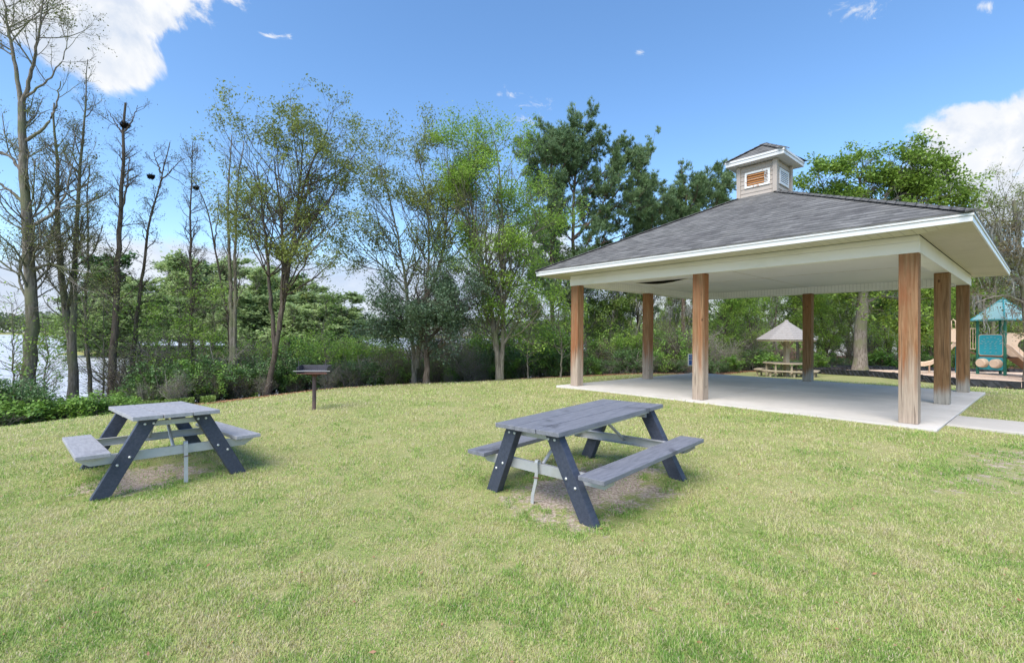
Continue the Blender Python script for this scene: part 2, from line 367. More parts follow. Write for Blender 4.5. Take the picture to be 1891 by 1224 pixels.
# ------------------------------------------------------------ trees
def norm(v): return v / np.maximum(np.linalg.norm(v, axis=-1, keepdims=True), 1e-9)
def tubes(groups, V0=0):
    "groups: list of (P[N,n,3], R[N,n], sides) -> V, F"
    Vs, Fs, b = [], [], 0
    for P, R, k in groups:
        N, n, _ = P.shape
        if N == 0: continue
        T = norm(np.gradient(P, axis=1)); ref = np.where(np.abs(T[..., 2:3]) > .9, np.array([1., .1, 0]), np.array([0., .1, 1.]))
        A = norm(np.cross(T, ref)); B = np.cross(T, A); an = np.arange(k) * 2 * PI / k
        ring = P[:, :, None] + (A[:, :, None] * np.cos(an)[:, None] + B[:, :, None] * np.sin(an)[:, None]) * R[:, :, None, None]
        Vs.append(ring.reshape(-1, 3)); ix = b + np.arange(N * n * k).reshape(N, n, k)
        q = np.stack([ix[:, :-1, :], np.roll(ix[:, :-1, :], -1, 2), np.roll(ix[:, 1:, :], -1, 2), ix[:, 1:, :]], -1); Fs.append(q.reshape(-1, 4)); b += N * n * k
    return np.concatenate(Vs), np.concatenate(Fs)
def resample(pts, n, r, wob=.0):
    pts = np.asarray(pts, float); s = np.concatenate([[0], np.cumsum(np.linalg.norm(np.diff(pts, axis=0), axis=1))]); u = np.linspace(0, s[-1], n)
    # smooth cubic-ish: average of linear samples
    P = np.stack([np.interp(u, s, pts[:, i]) for i in range(3)], 1)
    for _ in range(2): P[1:-1] = (P[:-2] + 2 * P[1:-1] + P[2:]) / 4
    P[1:-1] += r.normal(0, wob, (n - 2, 3)); return P
def grow(P, R, n, tr, ang, Lf, npts, wob, trop, r, rmin=.004, rk=.6, flat=0., tpow=1., endr=.3, az=None):
    N, m, _ = P.shape; ln = np.linalg.norm(np.diff(P, axis=1), axis=2).sum(1); pi = r.choice(N, n, p=ln / ln.sum())
    t = tr[0] + (tr[1] - tr[0]) * r.random(n) ** tpow; f = t * (m - 1); i = np.minimum(f.astype(int), m - 2); g = (f - i)[:, None]
    p0 = P[pi, i] * (1 - g) + P[pi, i + 1] * g; T = norm(P[pi, i + 1] - P[pi, i]); rr = R[pi, i] * (1 - g[:, 0]) + R[pi, i + 1] * g[:, 0]
    q = r.normal(0, 1, (n, 3)); q[:, 2] *= (1 - flat)
    if az is not None: q = q + np.asarray(az) * 1.0
    q = norm(q - T * (q * T).sum(1, keepdims=True)); a = r.uniform(ang[0], ang[1], n)[:, None]; d = T * np.cos(a) + q * np.sin(a)
    L = Lf(t, ln[pi]) * r.uniform(.6, 1.25, n); st = (L / (npts - 1))[:, None]; out = [p0]; p = p0
    for k in range(npts - 1):
        p = p + d * st; out.append(p); d = norm(d + r.normal(0, wob, (n, 3)) + np.array([0, 0, trop]))
    R0 = np.clip(np.minimum(rr * rk, .006 + L * .014), rmin, None); Rn = R0[:, None] * np.linspace(1, endr, npts)[None]
    return np.stack(out, 1), np.maximum(Rn, rmin * .6)
def pts_on(P, n, r, t0=.3, jit=.05):
    N, m, _ = P.shape; pi = r.integers(0, N, n); f = (t0 + (1 - t0) * r.random(n)) * (m - 1); i = np.minimum(f.astype(int), m - 2); g = (f - i)[:, None]
    return P[pi, i] * (1 - g) + P[pi, i + 1] * g + r.normal(0, jit, (n, 3)), norm(P[pi, i + 1] - P[pi, i])
def clump(P, n, r, t0, jit, thr=.46, sc=1.6):
    "points along the twigs, kept where a coarse 3d pattern is dense, so crowns get clumps and gaps"
    p, T = pts_on(P, int(n * 2.4), r, t0, jit); o = r.random(3) * 20
    v = (vnoise(p[:, 0] + o[0] + p[:, 2] * .31, p[:, 2] + o[1], sc, 5) + vnoise(p[:, 1] + o[2], p[:, 2] * 1.1 + 9 + p[:, 0] * .3, sc, 6)) / 2 + .25 * (vnoise(p[:, 0] + p[:, 1], p[:, 2] - p[:, 1], sc * 2.6, 7) - .5)
    k = v + r.normal(0, .05, len(p)) > thr; return p[k][:n], T[k][:n]
def tufts(p, T, r, k=9, L=.2, w=.012):
    n = len(p); d = norm(T[:, None] * 1.0 + np.array([0, 0, .55]) + r.normal(0, .75, (n, k, 3))).reshape(-1, 3)
    o = np.repeat(p, k, 0); s = norm(np.cross(d, r.normal(0, 1, d.shape))) * w; Lr = (L * r.uniform(.6, 1.1, len(d)))[:, None]
    V = np.stack([o - s, o + s, o + d * Lr + s * .3, o + d * Lr - s * .3], 1).reshape(-1, 3); return V
def crown_mesh(name, twigs, leafV, mats, parent, r, clump=None):
    V1, F1 = tubes(twigs) if twigs else (np.zeros((0, 3)), np.zeros((0, 4), int)); n = len(leafV) // 4
    F2 = np.arange(4 * n).reshape(-1, 4) + len(V1)
    V = np.concatenate([V1, leafV]); Fi = np.concatenate([F1, F2]); mi = np.concatenate([np.zeros(len(F1)), np.ones(n)])
    c = leafV.reshape(-1, 4, 3)[:, 0] if n else np.zeros((0, 3))
    val = .5 + .9 * (vnoise(c[:, 0] + c[:, 2] * .7, c[:, 1] + c[:, 2], 1.1, 3) - .5) + r.normal(0, .22, n)
    return np_mesh(name, V, Fi, mats, parent, attr=np.concatenate([np.zeros(len(F1)), np.clip(val, 0, 1)]), mi=mi)
def moss_ribbons(P, n, r, L=(.3, .9), w=.02):
    p, _ = pts_on(P, n, r, .2, .03); m = 6; Ls = r.uniform(*L, n)[:, None]; dr = r.normal(0, .12, (n, 2)); s = r.normal(0, 1, (n, 3)); s[:, 2] = 0; s = norm(s); rows = []
    for k in range(m):
        t = k / (m - 1); q = p + np.concatenate([dr * t * Ls + r.normal(0, .02, (n, 2)), -t * Ls], 1); ww = (w * (1 - t * .8) * r.uniform(.4, 1.3, n))[:, None]
        rows.append(np.stack([q - s * ww, q + s * ww], 1))
    A = np.stack(rows, 1).reshape(-1, 3); ix = np.arange(n * m * 2).reshape(n, m, 2)
    Fi = np.stack([ix[:, :-1, 0], ix[:, :-1, 1], ix[:, 1:, 1], ix[:, 1:, 0]], -1).reshape(-1, 4); return A, Fi

def tree(name, stems, Y, label, cat='tree', group=None, bark='bark_grey', leaf='leaf_bud', n1=40, n2=300, n3=1200, l1=.3, l2=.45, l3=.45, tr1=(.3, .98), ang1=(.5, 1.05),
         trop=.06, nleaf=3000, ls=(.04, .08), seed=1, twig=None, lprof=None, ljit=.08, needles=0, moss=0, extra=None, wob=.12, tw=.0026, rel=None, dy=0, flat1=.0, az=None, asp=.5, ang2=(.4, 1.0)):
    "stems: [(pixel polyline [(px,py[,dY])], r0, r1)] standing at depth Y"
    r = np.random.default_rng(seed); groups = []
    base = pix(stems[0][0][0][0], stems[0][0][0][1], Y); base.z = gz(base.x, base.y) - .05; b = np.array(base)
    SP = []
    for pts, r0, r1 in stems:
        w = [np.array(pix(q[0], q[1], Y + (q[2] if len(q) > 2 else 0))) - b for q in pts]
        if pts[0] == stems[0][0][0]: w[0] = np.zeros(3)
        P = resample(w, 22, r, .012); R = r0 + (r1 - r0) * np.linspace(0, 1, 22) ** .8
        if np.allclose(w[0], 0): R[:3] *= np.array([1.3, 1.1, 1.0])
        SP.append((P, R))
    P0 = np.stack([s[0] for s in SP]); R0 = np.stack([s[1] for s in SP])
    H = P0[..., 2].max()
    lp = lprof or (lambda t: 1 - .65 * t)
    P1, R1 = grow(P0, R0, n1, tr1, ang1, lambda t, L: l1 * H * lp(t), 10, wob, trop, r, .008, .55, flat=flat1, az=az)
    P2, R2 = grow(P1, R1, n2, (.2, 1), ang2, lambda t, L: np.maximum(L * l2, .25) * (1.1 - .5 * t), 7, wob * 1.3, trop, r, tw * 1.4, .6)
    P3, R3 = grow(np.concatenate([P2]), R2, n3, (.15, 1), (.4, 1.0), lambda t, L: np.maximum(L * l3, .16) * (1.1 - .5 * t), 5, wob * 1.5, trop, r, tw, .7)
    root = empty(name, base, label=label, cat=cat, group=group)
    V, Fi = tubes([(P0, R0, 9), (P1, R1, 6)]); np_mesh('trunk', V, Fi, M[bark], root, smooth=True)
    if needles:
        p, T = pts_on(P3, needles, r, .35, .07); p2, T2 = pts_on(P2, needles // 3, r, .7, .03); LV = tufts(np.concatenate([p, p2]), np.concatenate([T, T2]), r, 9, *ls)
    else:
        p, T = clump(P3, nleaf, r, .25, ljit); LV = quads(p, r.uniform(ls[0], ls[1], len(p)), r, .15, asp)
    crown_mesh('crown', [(P2, R2, 4), (P3, R3, 3)], LV, [M[twig or bark], M[leaf]], root, r)
    if moss:
        V, Fi = moss_ribbons(np.concatenate([P2]), moss, r); np_mesh('hanging_moss', V, Fi, M['moss'], root, attr=r.random(len(Fi)))['kind'] = 'stuff'
    return root, (P0, P1, P2, P3)

def shrub_proto(name, H, Wd, nst, n2, n3, nleaf, ls, leaf, bark, seed, ljit=.07, trop=.03, low=.12, asp=.55):
    "many stems from the ground; returns its Empty at the origin"
    r = np.random.default_rng(seed); root = empty(name)
    a = r.random(nst) * 2 * PI; rad = Wd * .22 * np.sqrt(r.random(nst)); p0 = np.stack([np.cos(a) * rad, np.sin(a) * rad, -.05 + 0 * a], 1)
    d = norm(np.stack([np.cos(a) * Wd / H * .55 * r.uniform(.1, 1.1, nst), np.sin(a) * Wd / H * .55 * r.uniform(.1, 1.1, nst), np.ones(nst)], 1)); L = H * r.uniform(.6, 1.0, nst); out = [p0]; p = p0
    for k in range(9):
        p = p + d * (L / 9)[:, None]; out.append(p); d = norm(d + r.normal(0, .17, (nst, 3)) * [1, 1, .5] + [0, 0, .03])
    P0 = np.stack(out, 1); R0 = (.012 + .01 * H * r.uniform(.4, 1, nst))[:, None] * np.linspace(1, .3, 10)
    P1, R1 = grow(P0, R0, n2, (low, 1), (.5, 1.2), lambda t, L: Wd * .42 * (1 - .45 * t), 8, .2, trop, r, .006, .6)
    P3, R3 = grow(P1, R1, n3, (.1, 1), (.4, 1.1), lambda t, L: np.maximum(L * .45, .15), 5, .25, trop, r, .004, .7)
    V, Fi = tubes([(P0, R0, 6)]); np_mesh('stem', V, Fi, M[bark], root, smooth=True)
    p, T = clump(P3, nleaf, r, .1, ljit, .44, 2.4); k = p[:, 2] > .02; p = p[k]
    crown_mesh('foliage', [(P1, R1, 4), (P3, R3, 3)], quads(p, r.uniform(ls[0], ls[1], len(p)), r, .2, asp), [M[bark], M[leaf]], root, r)
    root['H'] = H; return root
def children(o): return [c for c in bpy.data.objects if c.parent == o]
def copy_tree(o, loc, rz, sc, label, cat, group):
    c = o.copy(); COL.objects.link(c)
    for ch in KIDS[o.name]:
        d = ch.copy(); COL.objects.link(d); d.parent = c
    c.location = loc; c.rotation_euler = (0, 0, rz); c.scale = sc; tag(c, label, cat, group)
    if 'H' in c: del c['H']
    return c
KIDS = {}; USED = set()
def place(proto, px, Y, top, label, cat, group, wid=1., r=random, dz=0):
    x = (px - 945.5) / F * Y; z = gz(x, Y); ht = pix(px, top, Y).z - z; s = max(ht, .3) / proto['H']
    if proto.name not in KIDS: KIDS[proto.name] = children(proto)
    rz = r.uniform(0, 6.28); sc = (s * wid, s * wid, s)
    if proto.name not in USED:
        USED.add(proto.name); proto.location = (x, Y, z + dz); proto.rotation_euler = (0, 0, rz); proto.scale = sc; tag(proto, label, cat, group); return proto
    return copy_tree(proto, (x, Y, z + dz), rz, sc, label, cat, group)
M['peeling'] = mat('peeling_white_paint', lambda t: (t.mix(t.ss(t.noise(OC(t), 16, 5, .7), .56, .64), (.80, .79, .76), (.36, .16, .08)), t.noise(OC(t), 30, 3)), .7, .2, (.6, .006))
M['ply'] = mat('rust_orange_board', lambda t: t.mix(t.noise(t.map(OC(t), (3, 3, 20)), 3, 4), (.06, .025, .012), (.13, .05, .02)), .8, .2)  # dark brown puts the shade between the orange slats into the colour
M['ply_slat'] = mat('bare_orange_slat', lambda t: t.mix(t.noise(t.map(OC(t), (3, 3, 20)), 3, 4), (.42, .17, .05), (.60, .28, .10)), .8, .2)
M['galv_dull'] = mat('dull_steel', (.32, .32, .33), .6, .4, metal=.3)
def _w(n, a, b): M[n] = mat(n, lambda t: (t.mix(t.noise(t.map(OC(t), (3, 3, 3)), 4, 6, .7), a, b), t.noise(OC(t), 25, 4)), .9, .1, (.4, .01))
_w('grey_wood', (.22, .20, .19), (.42, .39, .37)); _w('tan_wood', (.28, .23, .16), (.46, .39, .28))
M['blue'] = mat('sign_blue', (.03, .09, .28), .5); M['sign_grey'] = mat('sign_print', (.45, .5, .6), .6)
def f_mulch(t):
    o = OC(t); v = t.n('ShaderNodeTexVoronoi'); t.put(v.inputs['Vector'], o); v.inputs['Scale'].default_value = 22; n = t.noise(o, 1.5, 5, .7)
    c = t.mix(v.outputs['Color'], (.55, .36, .24), (.85, .66, .50)); return t.mix(t.ss(n, .4, .7, 0, .5), c, (.80, .62, .48)), v.outputs['Distance']
M['mulch'] = mat('bark_chips', f_mulch, .95, .1, (.6, .02))
M['black_plastic'] = mat('black_plastic', lambda t: t.mix(t.ss(t.noise(OC(t), 3, 4, .6), .4, .7), (.018, .019, .024), (.05, .052, .06)), .5, .4)
M['green_metal'] = mat('green_painted_metal', lambda t: t.mix(t.noise(OC(t), 3, 4), (.005, .10, .07), (.015, .17, .11)), .4, .5)
M['teal_roof'] = mat('faded_teal_roof', lambda t: t.mix(t.noise(OC(t), 1.5, 5, .6), (.20, .38, .38), (.33, .50, .50)), .5, .4)
M['teal_edge'] = mat('teal_edge', (.04, .26, .28), .45, .4)
M['teal_plastic'] = mat('teal_plastic', lambda t: t.mix(t.noise(OC(t), 2, 4), (.02, .26, .33), (.04, .36, .42)), .45, .4)
M['tan_plastic'] = mat('tan_plastic', lambda t: t.mix(t.noise(OC(t), 1.5, 5), (.58, .41, .28), (.74, .58, .43)), .5, .4)
M['tan_mark'] = mat('faded_marks', (.30, .42, .40), .6)
M['brown_metal'] = mat('brown_deck', (.16, .075, .03), .6, .3)
M['house_wall'] = mat('grey_lap_siding', lambda t: t.mix(t.ss(t.m('FRACT', t.m('MULTIPLY', t.v('DOT_PRODUCT', OC(t), (0, 0, 1), out=1), 5)), 0, .2), (.35, .36, .38), (.56, .57, .58)), .8, .2)
M['glass'] = mat('window_glass', (.05, .06, .08), .1, .6)
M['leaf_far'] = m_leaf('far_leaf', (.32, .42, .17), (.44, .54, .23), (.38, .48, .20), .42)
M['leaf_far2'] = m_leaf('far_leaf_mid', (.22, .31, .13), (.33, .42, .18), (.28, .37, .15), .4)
M['leaf_shore'] = m_leaf('shore_leaf', (.12, .16, .09), (.18, .22, .12), (.15, .19, .10))
# ------------------------------------------------------------ pavilion
def m_wood(name, lo, hi, grey, red, split=1.2):
    "weathered post: stained wood above, bleached towards the foot"
    def f(t):
        o = OC(t); sp = t.n('ShaderNodeSeparateXYZ'); t.put(sp.inputs[0], o)
        oi = t.n('ShaderNodeObjectInfo').outputs['Random']
        g = t.noise(t.v('ADD', t.map(o, (16, 16, .9)), t.m('MULTIPLY', oi, 30)), 2, 6, .62, .6); st = t.noise(t.v('ADD', t.map(o, (5, 5, .5)), t.m('MULTIPLY', oi, 17)), 1.6, 4, .6)
        c = t.mix(t.ss(g, .32, .68), lo, hi); c = t.mix(t.ss(st, .42, .66, 0, .75), c, red)
        h = t.m('ADD', t.m('MULTIPLY', sp.outputs[2], 1 / split), t.m('MULTIPLY', t.m('SUBTRACT', st, .5), 1.6))
        gm = t.ss(h, .35, 1.15, .92, .0); gr = t.mix(t.ss(g, .35, .65), tuple(q * .72 for q in grey), grey); c = t.mix(gm, c, gr)
        vo = t.n('ShaderNodeTexVoronoi'); t.put(vo.inputs['Vector'], t.v('ADD', t.map(o, (3.2, 3.2, 1.7)), t.m('MULTIPLY', oi, 9))); vo.inputs['Scale'].default_value = 1.5
        c = t.mix(t.ss(vo.outputs['Distance'], .05, .12, .85, 0), c, (.05, .025, .015))
        cr = t.noise(t.v('ADD', t.map(o, (14, 14, .35)), t.m('MULTIPLY', oi, 40)), 2.2, 3, .5, .3)
        c = t.mix(t.ss(cr, .64, .7, 0, .8), c, (.05, .03, .02)); return c, g
    return mat(name, f, .85, .15, (.35, .012))
M['post_red'] = m_wood('red_cedar_post', (.20, .105, .05), (.34, .20, .11), (.43, .35, .28), (.27, .10, .045), 1.1)
M['post_brown'] = m_wood('brown_weathered_post', (.13, .075, .035), (.27, .16, .08), (.36, .34, .30), (.22, .11, .05), .35)
def m_paint(name, c, dirt, rough=.5, sc=1.2, amt=.5, grooves=None, gd=(.3, .004)):
    def f(t):
        o = OC(t); n = t.noise(t.map(o, (1, 1, 2.5)), sc, 6, .65); q = t.mix(t.ss(n, .45, .75, 0, amt), c, dirt)
        if grooves is None: return q, n
        w = t.n('ShaderNodeTexWave', wave_type='BANDS', bands_direction=grooves[0], wave_profile='SAW'); t.put(w.inputs['Vector'], UV(t) if grooves[0] == 'X' and len(grooves) > 2 else o); w.inputs['Scale'].default_value = grooves[1] / 20 * PI / PI
        l = t.ss(w.outputs['Fac'], .0, .16); q = t.mix(l, tuple(k * .62 for k in c), q); return q, l
    return mat(name, f, rough, .4, gd)
CR = (.74, .72, .62)
M['trim'] = m_paint('cream_trim', (.72, .69, .68), (.50, .49, .40), .5, .7, .45)
M['white'] = m_paint('white_aluminium', (.63, .63, .63), (.45, .45, .42), .35, 1.5, .35)
# one saw band is pi/10 at scale 1 -> scale = .314/pitch
M['bead'] = m_paint('beadboard_run', (.78, .77, .72), (.5, .5, .4), .5, .9, .4, ('X', 20 * .314 / .09, 1))
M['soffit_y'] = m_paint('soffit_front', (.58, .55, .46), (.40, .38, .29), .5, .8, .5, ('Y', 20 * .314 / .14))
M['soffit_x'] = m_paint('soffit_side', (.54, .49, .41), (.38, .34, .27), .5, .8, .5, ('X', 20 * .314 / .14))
M['ceil'] = m_paint('ceiling_board', (.74, .72, .69), (.6, .58, .52), .6, .5, .4)
M['siding'] = m_paint('beige_siding', (.41, .355, .31), (.30, .27, .23), .7, 2, .5)
M['void'] = mat('dark_gap', (.01, .01, .01), .9, .1)  # black stands in for the shade inside gaps
def f_shingle(t):
    u = UV(t); b = t.n('ShaderNodeTexBrick'); t.put(b.inputs['Vector'], u); b.offset = .37; b.squash = 1
    for k, v in (('Scale', 1), ('Mortar Size', .006), ('Mortar Smooth', .3), ('Bias', 0), ('Brick Width', .23), ('Row Height', .15)): b.inputs[k].default_value = v
    b.inputs['Color1'].default_value = (0, 0, 0, 1); b.inputs['Color2'].default_value = (1, 1, 1, 1); b.inputs['Mortar'].default_value = (.5, .5, .5, 1)
    c = t.mix(b.outputs['Color'], (.075, .074, .072), (.165, .162, .155))
    n = t.noise(u, 140, 2, .8); n2 = t.noise(t.map(u, (.5, 1, 1)), .8, 6, .7); n3 = t.noise(t.map(u, (1.2, .5, 1)), 1.6, 5, .7)
    c = t.mix(t.ss(n, .3, .7, 0, .45), c, (.21, .207, .2)); c = t.mix(t.ss(n2, .42, .68, 0, .6), c, (.085, .08, .08)); c = t.mix(t.ss(n3, .5, .72, 0, .5), c, (.18, .175, .16))
    n4 = t.noise(t.map(u, (2.2, 9, 1)), 1.0, 4, .7); c = t.mix(t.ss(n4, .5, .68, 0, .6), c, (.27, .265, .255)); c = t.mix(t.ss(n4, .5, .34, 0, .5), c, (.05, .05, .05))
    sp = t.n('ShaderNodeSeparateXYZ'); t.put(sp.inputs[0], u); fr = t.m('FRACT', t.m('DIVIDE', sp.outputs[1], .15))
    lap = t.ss(fr, .0, .3); c = t.mix(lap, (.03, .03, .032), c)
    return c, t.m('ADD', t.m('MULTIPLY', t.m('SUBTRACT', 1, fr), .8), t.m('MULTIPLY', b.outputs['Color'], .25))
M['shingle'] = mat('grey_asphalt_shingle', f_shingle, .92, .15, (.9, .014))
def f_conc(t):
    o = OC(t); a = t.noise(o, .5, 6, .65); b = t.noise(o, 7, 5, .7); c = t.mix(t.ss(a, .35, .68), (.50, .47, .43), (.62, .58, .535)); c = t.mix(t.ss(b, .5, .75, 0, .35), c, (.40, .37, .33))
    fn = t.noise(o, 90, 2, .7); return t.mix(t.ss(fn, .4, .8, 0, .2), c, (.34, .31, .27)), fn
M['concrete'] = mat('concrete', f_conc, .85, .25, (.15, .004))
def f_conc2(t):
    c, n = f_conc(t); return t.mix(.35, c, (.30, .28, .25)), n
M['concrete_old'] = mat('old_concrete', f_conc2, .9, .2, (.15, .004))

W, D, pw, S = 7.249, 7.064, .244, .30
zb, zt, ov, ze, fh = 3.012 - S, 3.276 - S, .65, 3.398 - S, .124
PM = dict(loc=(PV[0], PV[1], S), rot=(0, 0, PV[2]))
def pav_root(name, label, cat): return empty(name, PM['loc'], PM['rot'], label, cat)
# slab and path: setting
def slab(name, x0, x1, y0, y1, joints, m):
    xs = [x0] + [j for j in joints[0]] + [x1]; ys = [y0] + [j for j in joints[1]] + [y1]; mb = MB()
    for i in range(len(xs) - 1):
        for j in range(len(ys) - 1):
            a, b, c, d = xs[i] + .009 * (i > 0), xs[i + 1] - .009 * (i < len(xs) - 2), ys[j] + .009 * (j > 0), ys[j + 1] - .009 * (j < len(ys) - 2)
            mb.box(((a + b) / 2, (c + d) / 2, -.1), (b - a, d - c, .2))
    o = mb.build(name, m, None, .008, seg=1); o.location = PM['loc']; o.rotation_euler = PM['rot']; tag(o, kind='structure'); return o
slab('concrete_slab', -.3, 7.3, -.26, 7.5, ([3.4], [3.55]), M['concrete'])
pth = slab('footpath', .5, 1.86, -9.5, -.27, ([], [-1.8, -3.3, -4.8, -6.3, -7.9]), M['concrete_old']); pth.location.z = S - .012
pv = pav_root('pavilion', 'open square picnic pavilion with grey hip roof, cupola and brown timber posts', 'pavilion')
def post(x, y, m, lab):
    mb = MB(); mb.box((x + pw / 2, y + pw / 2, zb / 2), (pw, pw, zb)); o = mb.build('post', M[m], pv, .012); tag(o, lab); return o
xm, ym = D / 2 - pw / 2, W / 2 - pw / 2
for (x, y, m, lab) in ((0, 0, 'post_red', 'reddish post at the front right corner, bleached grey at its foot'), (0, ym, 'post_red', 'reddish middle post of the front row with bleached foot'),
                       (0, W - pw, 'post_red', 'orange brown post at the front left corner'), (xm, 0, 'post_brown', 'dark brown weathered middle post on the right side'), (D - pw, 0, 'post_brown', 'dark brown post at the back right corner'),
                       (xm, W - pw, 'post_red', 'orange brown middle post on the left side'), (D - pw, ym, 'post_brown', 'knotty brown middle post of the back row'), (D - pw, W - pw, 'post_brown', 'post at the back left corner')):
    post(x, y, m, lab)
bw = pw - .004; hb_ = zt - zb
def beam(a, b, horizontal_y):
    mb = MB(); (x0, y0), (x1, y1) = a, b; mb.box(((x0 + x1) / 2, (y0 + y1) / 2, (zb + zt) / 2 + .001), (x1 - x0, y1 - y0, hb_ - .002)); o = mb.build('beam', M['bead'], pv); return o
for nm, a, b in (('f', (.002, .002), (bw, W - .002)), ('b', (D - bw, .002), (D - .002, W - .002)), ('r', (bw + .001, .003), (D - bw - .001, bw)), ('l', (bw + .001, W - bw), (D - bw - .001, W - .003))):
    bo = beam(a, b, nm in 'fb')
    # outer cladding boards: narrow top board, wide lower board standing proud
    for k, (za, zc, th) in enumerate(((zb - .012, zb + hb_ * .62, .022), (zb + hb_ * .62 + .002, zt - .001, .014))):
        mb = MB(); h = zc - za; c = (za + zc) / 2
        if nm == 'f': mb.box((-th / 2, W / 2, c), (th, W + 2 * th, h))
        if nm == 'b': mb.box((D + th / 2, W / 2, c), (th, W + 2 * th, h))
        if nm == 'r': mb.box((D / 2, -th / 2, c), (D - .002, th, h))
        if nm == 'l': mb.box((D / 2, W + th / 2, c), (D - .002, th, h))
        mb.build('trim_board', M['trim'], bo, .003, seg=1)
cz = zb + .2
mb = MB(); mb.box((D / 2, W / 2, cz + .015), (D - 2 * bw - .004, W - 2 * bw - .004, .03)); ce = mb.build('ceiling', M['ceil'], pv)
mb = MB(); mb.tube([(bw + .01, W / 2, cz - .001), (D - bw - .01, W / 2, cz - .001)], .006, 6); mb.tube([(D / 2, bw + .01, cz - .001), (D / 2, W - bw - .01, cz - .001)], .006, 6); mb.build('seam', M['soffit_x'], ce)
# sagging ceiling panel: black sheet paints the shade of the gap above its lip
n = 14; mb = MB()
prof = lambda k: .085 * math.sin(PI * k / n) ** 1.3 + .004
for k in range(n):
    y0, y1 = 5.0 + 1.7 * k / n, 5.0 + 1.7 * (k + 1) / n
    mb.poly([(2.2, y0, cz - .002), (2.2, y1, cz - .002), (2.2, y1, cz - prof(k + 1)), (2.2, y0, cz - prof(k))], [(0, 1, 2, 3)])
mb.build('ceiling_gap', M['void'], ce)
mb = MB()
for k in range(n):
    y0, y1 = 5.0 + 1.7 * k / n, 5.0 + 1.7 * (k + 1) / n; a, b = prof(k), prof(k + 1)
    mb.poly([(2.18, y0, cz - a), (2.18, y1, cz - b), (3.1, y1, cz - .002), (3.1, y0, cz - .002), (2.18, y0, cz - a - .012), (2.18, y1, cz - b - .012)], [(0, 1, 2, 3), (0, 1, 5, 4), (4, 5, 2, 3)])
mb.build('sagging_panel', M['ceil'], ce)
# soffit
xa, xb, ya, yb_ = -ov, D + ov, -ov, W + ov
def quadslab(name, pts, th, m, par):
    mb = MB(); mb.prism(pts, (0, 0, th)); return mb.build(name, m, par)
zs = zt + .002; to = .026
quadslab('soffit', [(xa, ya, zs), (-to, -to, zs), (-to, W + to, zs), (xa, yb_, zs)], .012, M['soffit_y'], pv)
quadslab('soffit', [(D + to, -to, zs), (xb, ya, zs), (xb, yb_, zs), (D + to, W + to, zs)], .012, M['soffit_y'], pv)
quadslab('soffit', [(xa + .003, ya, zs), (xb - .003, ya, zs), (D + to - .003, -to, zs), (-to + .003, -to, zs)], .012, M['soffit_x'], pv)
quadslab('soffit', [(-to + .003, W + to, zs), (D + to - .003, W + to, zs), (xb - .003, yb_, zs), (xa + .003, yb_, zs)], .012, M['soffit_x'], pv)
# fascia in two steps
def fascia(par, xa, xb, ya, yb, zlo, h, th=.022):
    for (c, d) in (((xa - th / 2, (ya + yb) / 2), (th, yb - ya + 2 * th)), ((xb + th / 2, (ya + yb) / 2), (th, yb - ya + 2 * th)), (((xa + xb) / 2, ya - th / 2), (xb - xa, th)), (((xa + xb) / 2, yb + th / 2), (xb - xa, th))):
        mb = MB(); mb.box((*c, zlo + h * .29), (*d, h * .58)); sx = .024 if d[0] < d[1] else 0; sy = .024 - sx
        g = .03; mb.box((*c, zlo + h * .795), (d[0] + (g if sx else (2 * 0)), d[1] + (g if sy else 0) + (g * 1.0 if sx else 0), h * .40)); mb.build('fascia', M['white'], par, .002, seg=1)
fascia(pv, xa, xb, ya, yb_, zs - .012, fh + .012)
def hip(par, name, rect, zr, inner, zi, th=.03, over=.04):
    "hip roof between an outer and an inner rectangle"
    (x0, x1, y0, y1), (a0, a1, b0, b1) = rect, inner; x0 -= over; x1 += over; y0 -= over; y1 += over
    o = [(x0, y0, zr), (x1, y0, zr), (x1, y1, zr), (x0, y1, zr)]; i_ = [(a0, b0, zi), (a1, b0, zi), (a1, b1, zi), (a0, b1, zi)]; mb = MB()
    for k in range(4):
        p, q, r_, s = Vector(o[k]), Vector(o[(k + 1) % 4]), Vector(i_[(k + 1) % 4]), Vector(i_[k]); e = (q - p).normalized(); nrm = e.cross(s - p).normalized(); v = nrm.cross(e)
        if v.z < 0: v = -v
        f = (lambda e, v, p: (lambda c: ((c - p).dot(e) + 3 * k, (c - p).dot(v))))(e, v, p)
        if (r_ - s).length < 1e-6: mb.poly([p, q, s], [(0, 1, 2)], [f])
        else: mb.poly([p, q, r_, s], [(0, 1, 2, 3)], [f])
        mb.poly([p, q, q - Vector((0, 0, th)), p - Vector((0, 0, th))], [(0, 1, 2, 3)], [f])
    mb.poly([Vector(p) - Vector((0, 0, th)) for p in o], [(0, 1, 2, 3)])
    rf = mb.build(name, M['shingle'], par)
    # ridge cap shingles along each hip
    for k in range(4):
        p, q = Vector(o[k]), Vector(i_[k]); L = (q - p).length; d = (q - p).normalized(); s = d.cross(Vector((0, 0, 1))).normalized(); nn = s.cross(d); c = MB(); j = 0
        while j * .14 < L - .05:
            m0 = p + d * (j * .14); m1 = p + d * min(j * .14 + .19, L); w_ = .125; h0, h1 = .022, .012
            sl = Vector((0, 0, -.032 if name == 'roof' else -.04))
            c.poly([m0 + nn * h0, m0 + s * w_ + sl + nn * h0, m0 - s * w_ + sl + nn * h0, m1 + nn * h1, m1 + s * w_ + sl + nn * h1, m1 - s * w_ + sl + nn * h1, m0, m0 + s * w_ + sl, m0 - s * w_ + sl],
                   [(0, 1, 4, 3), (0, 3, 5, 2), (0, 2, 8, 6), (0, 6, 7, 1)]); j += 1
        c.build('hip_cap', M['shingle'], rf)
    return rf
ca = .487; mx, my = D / 2, W / 2; rise = .515; zr0 = ze + .012
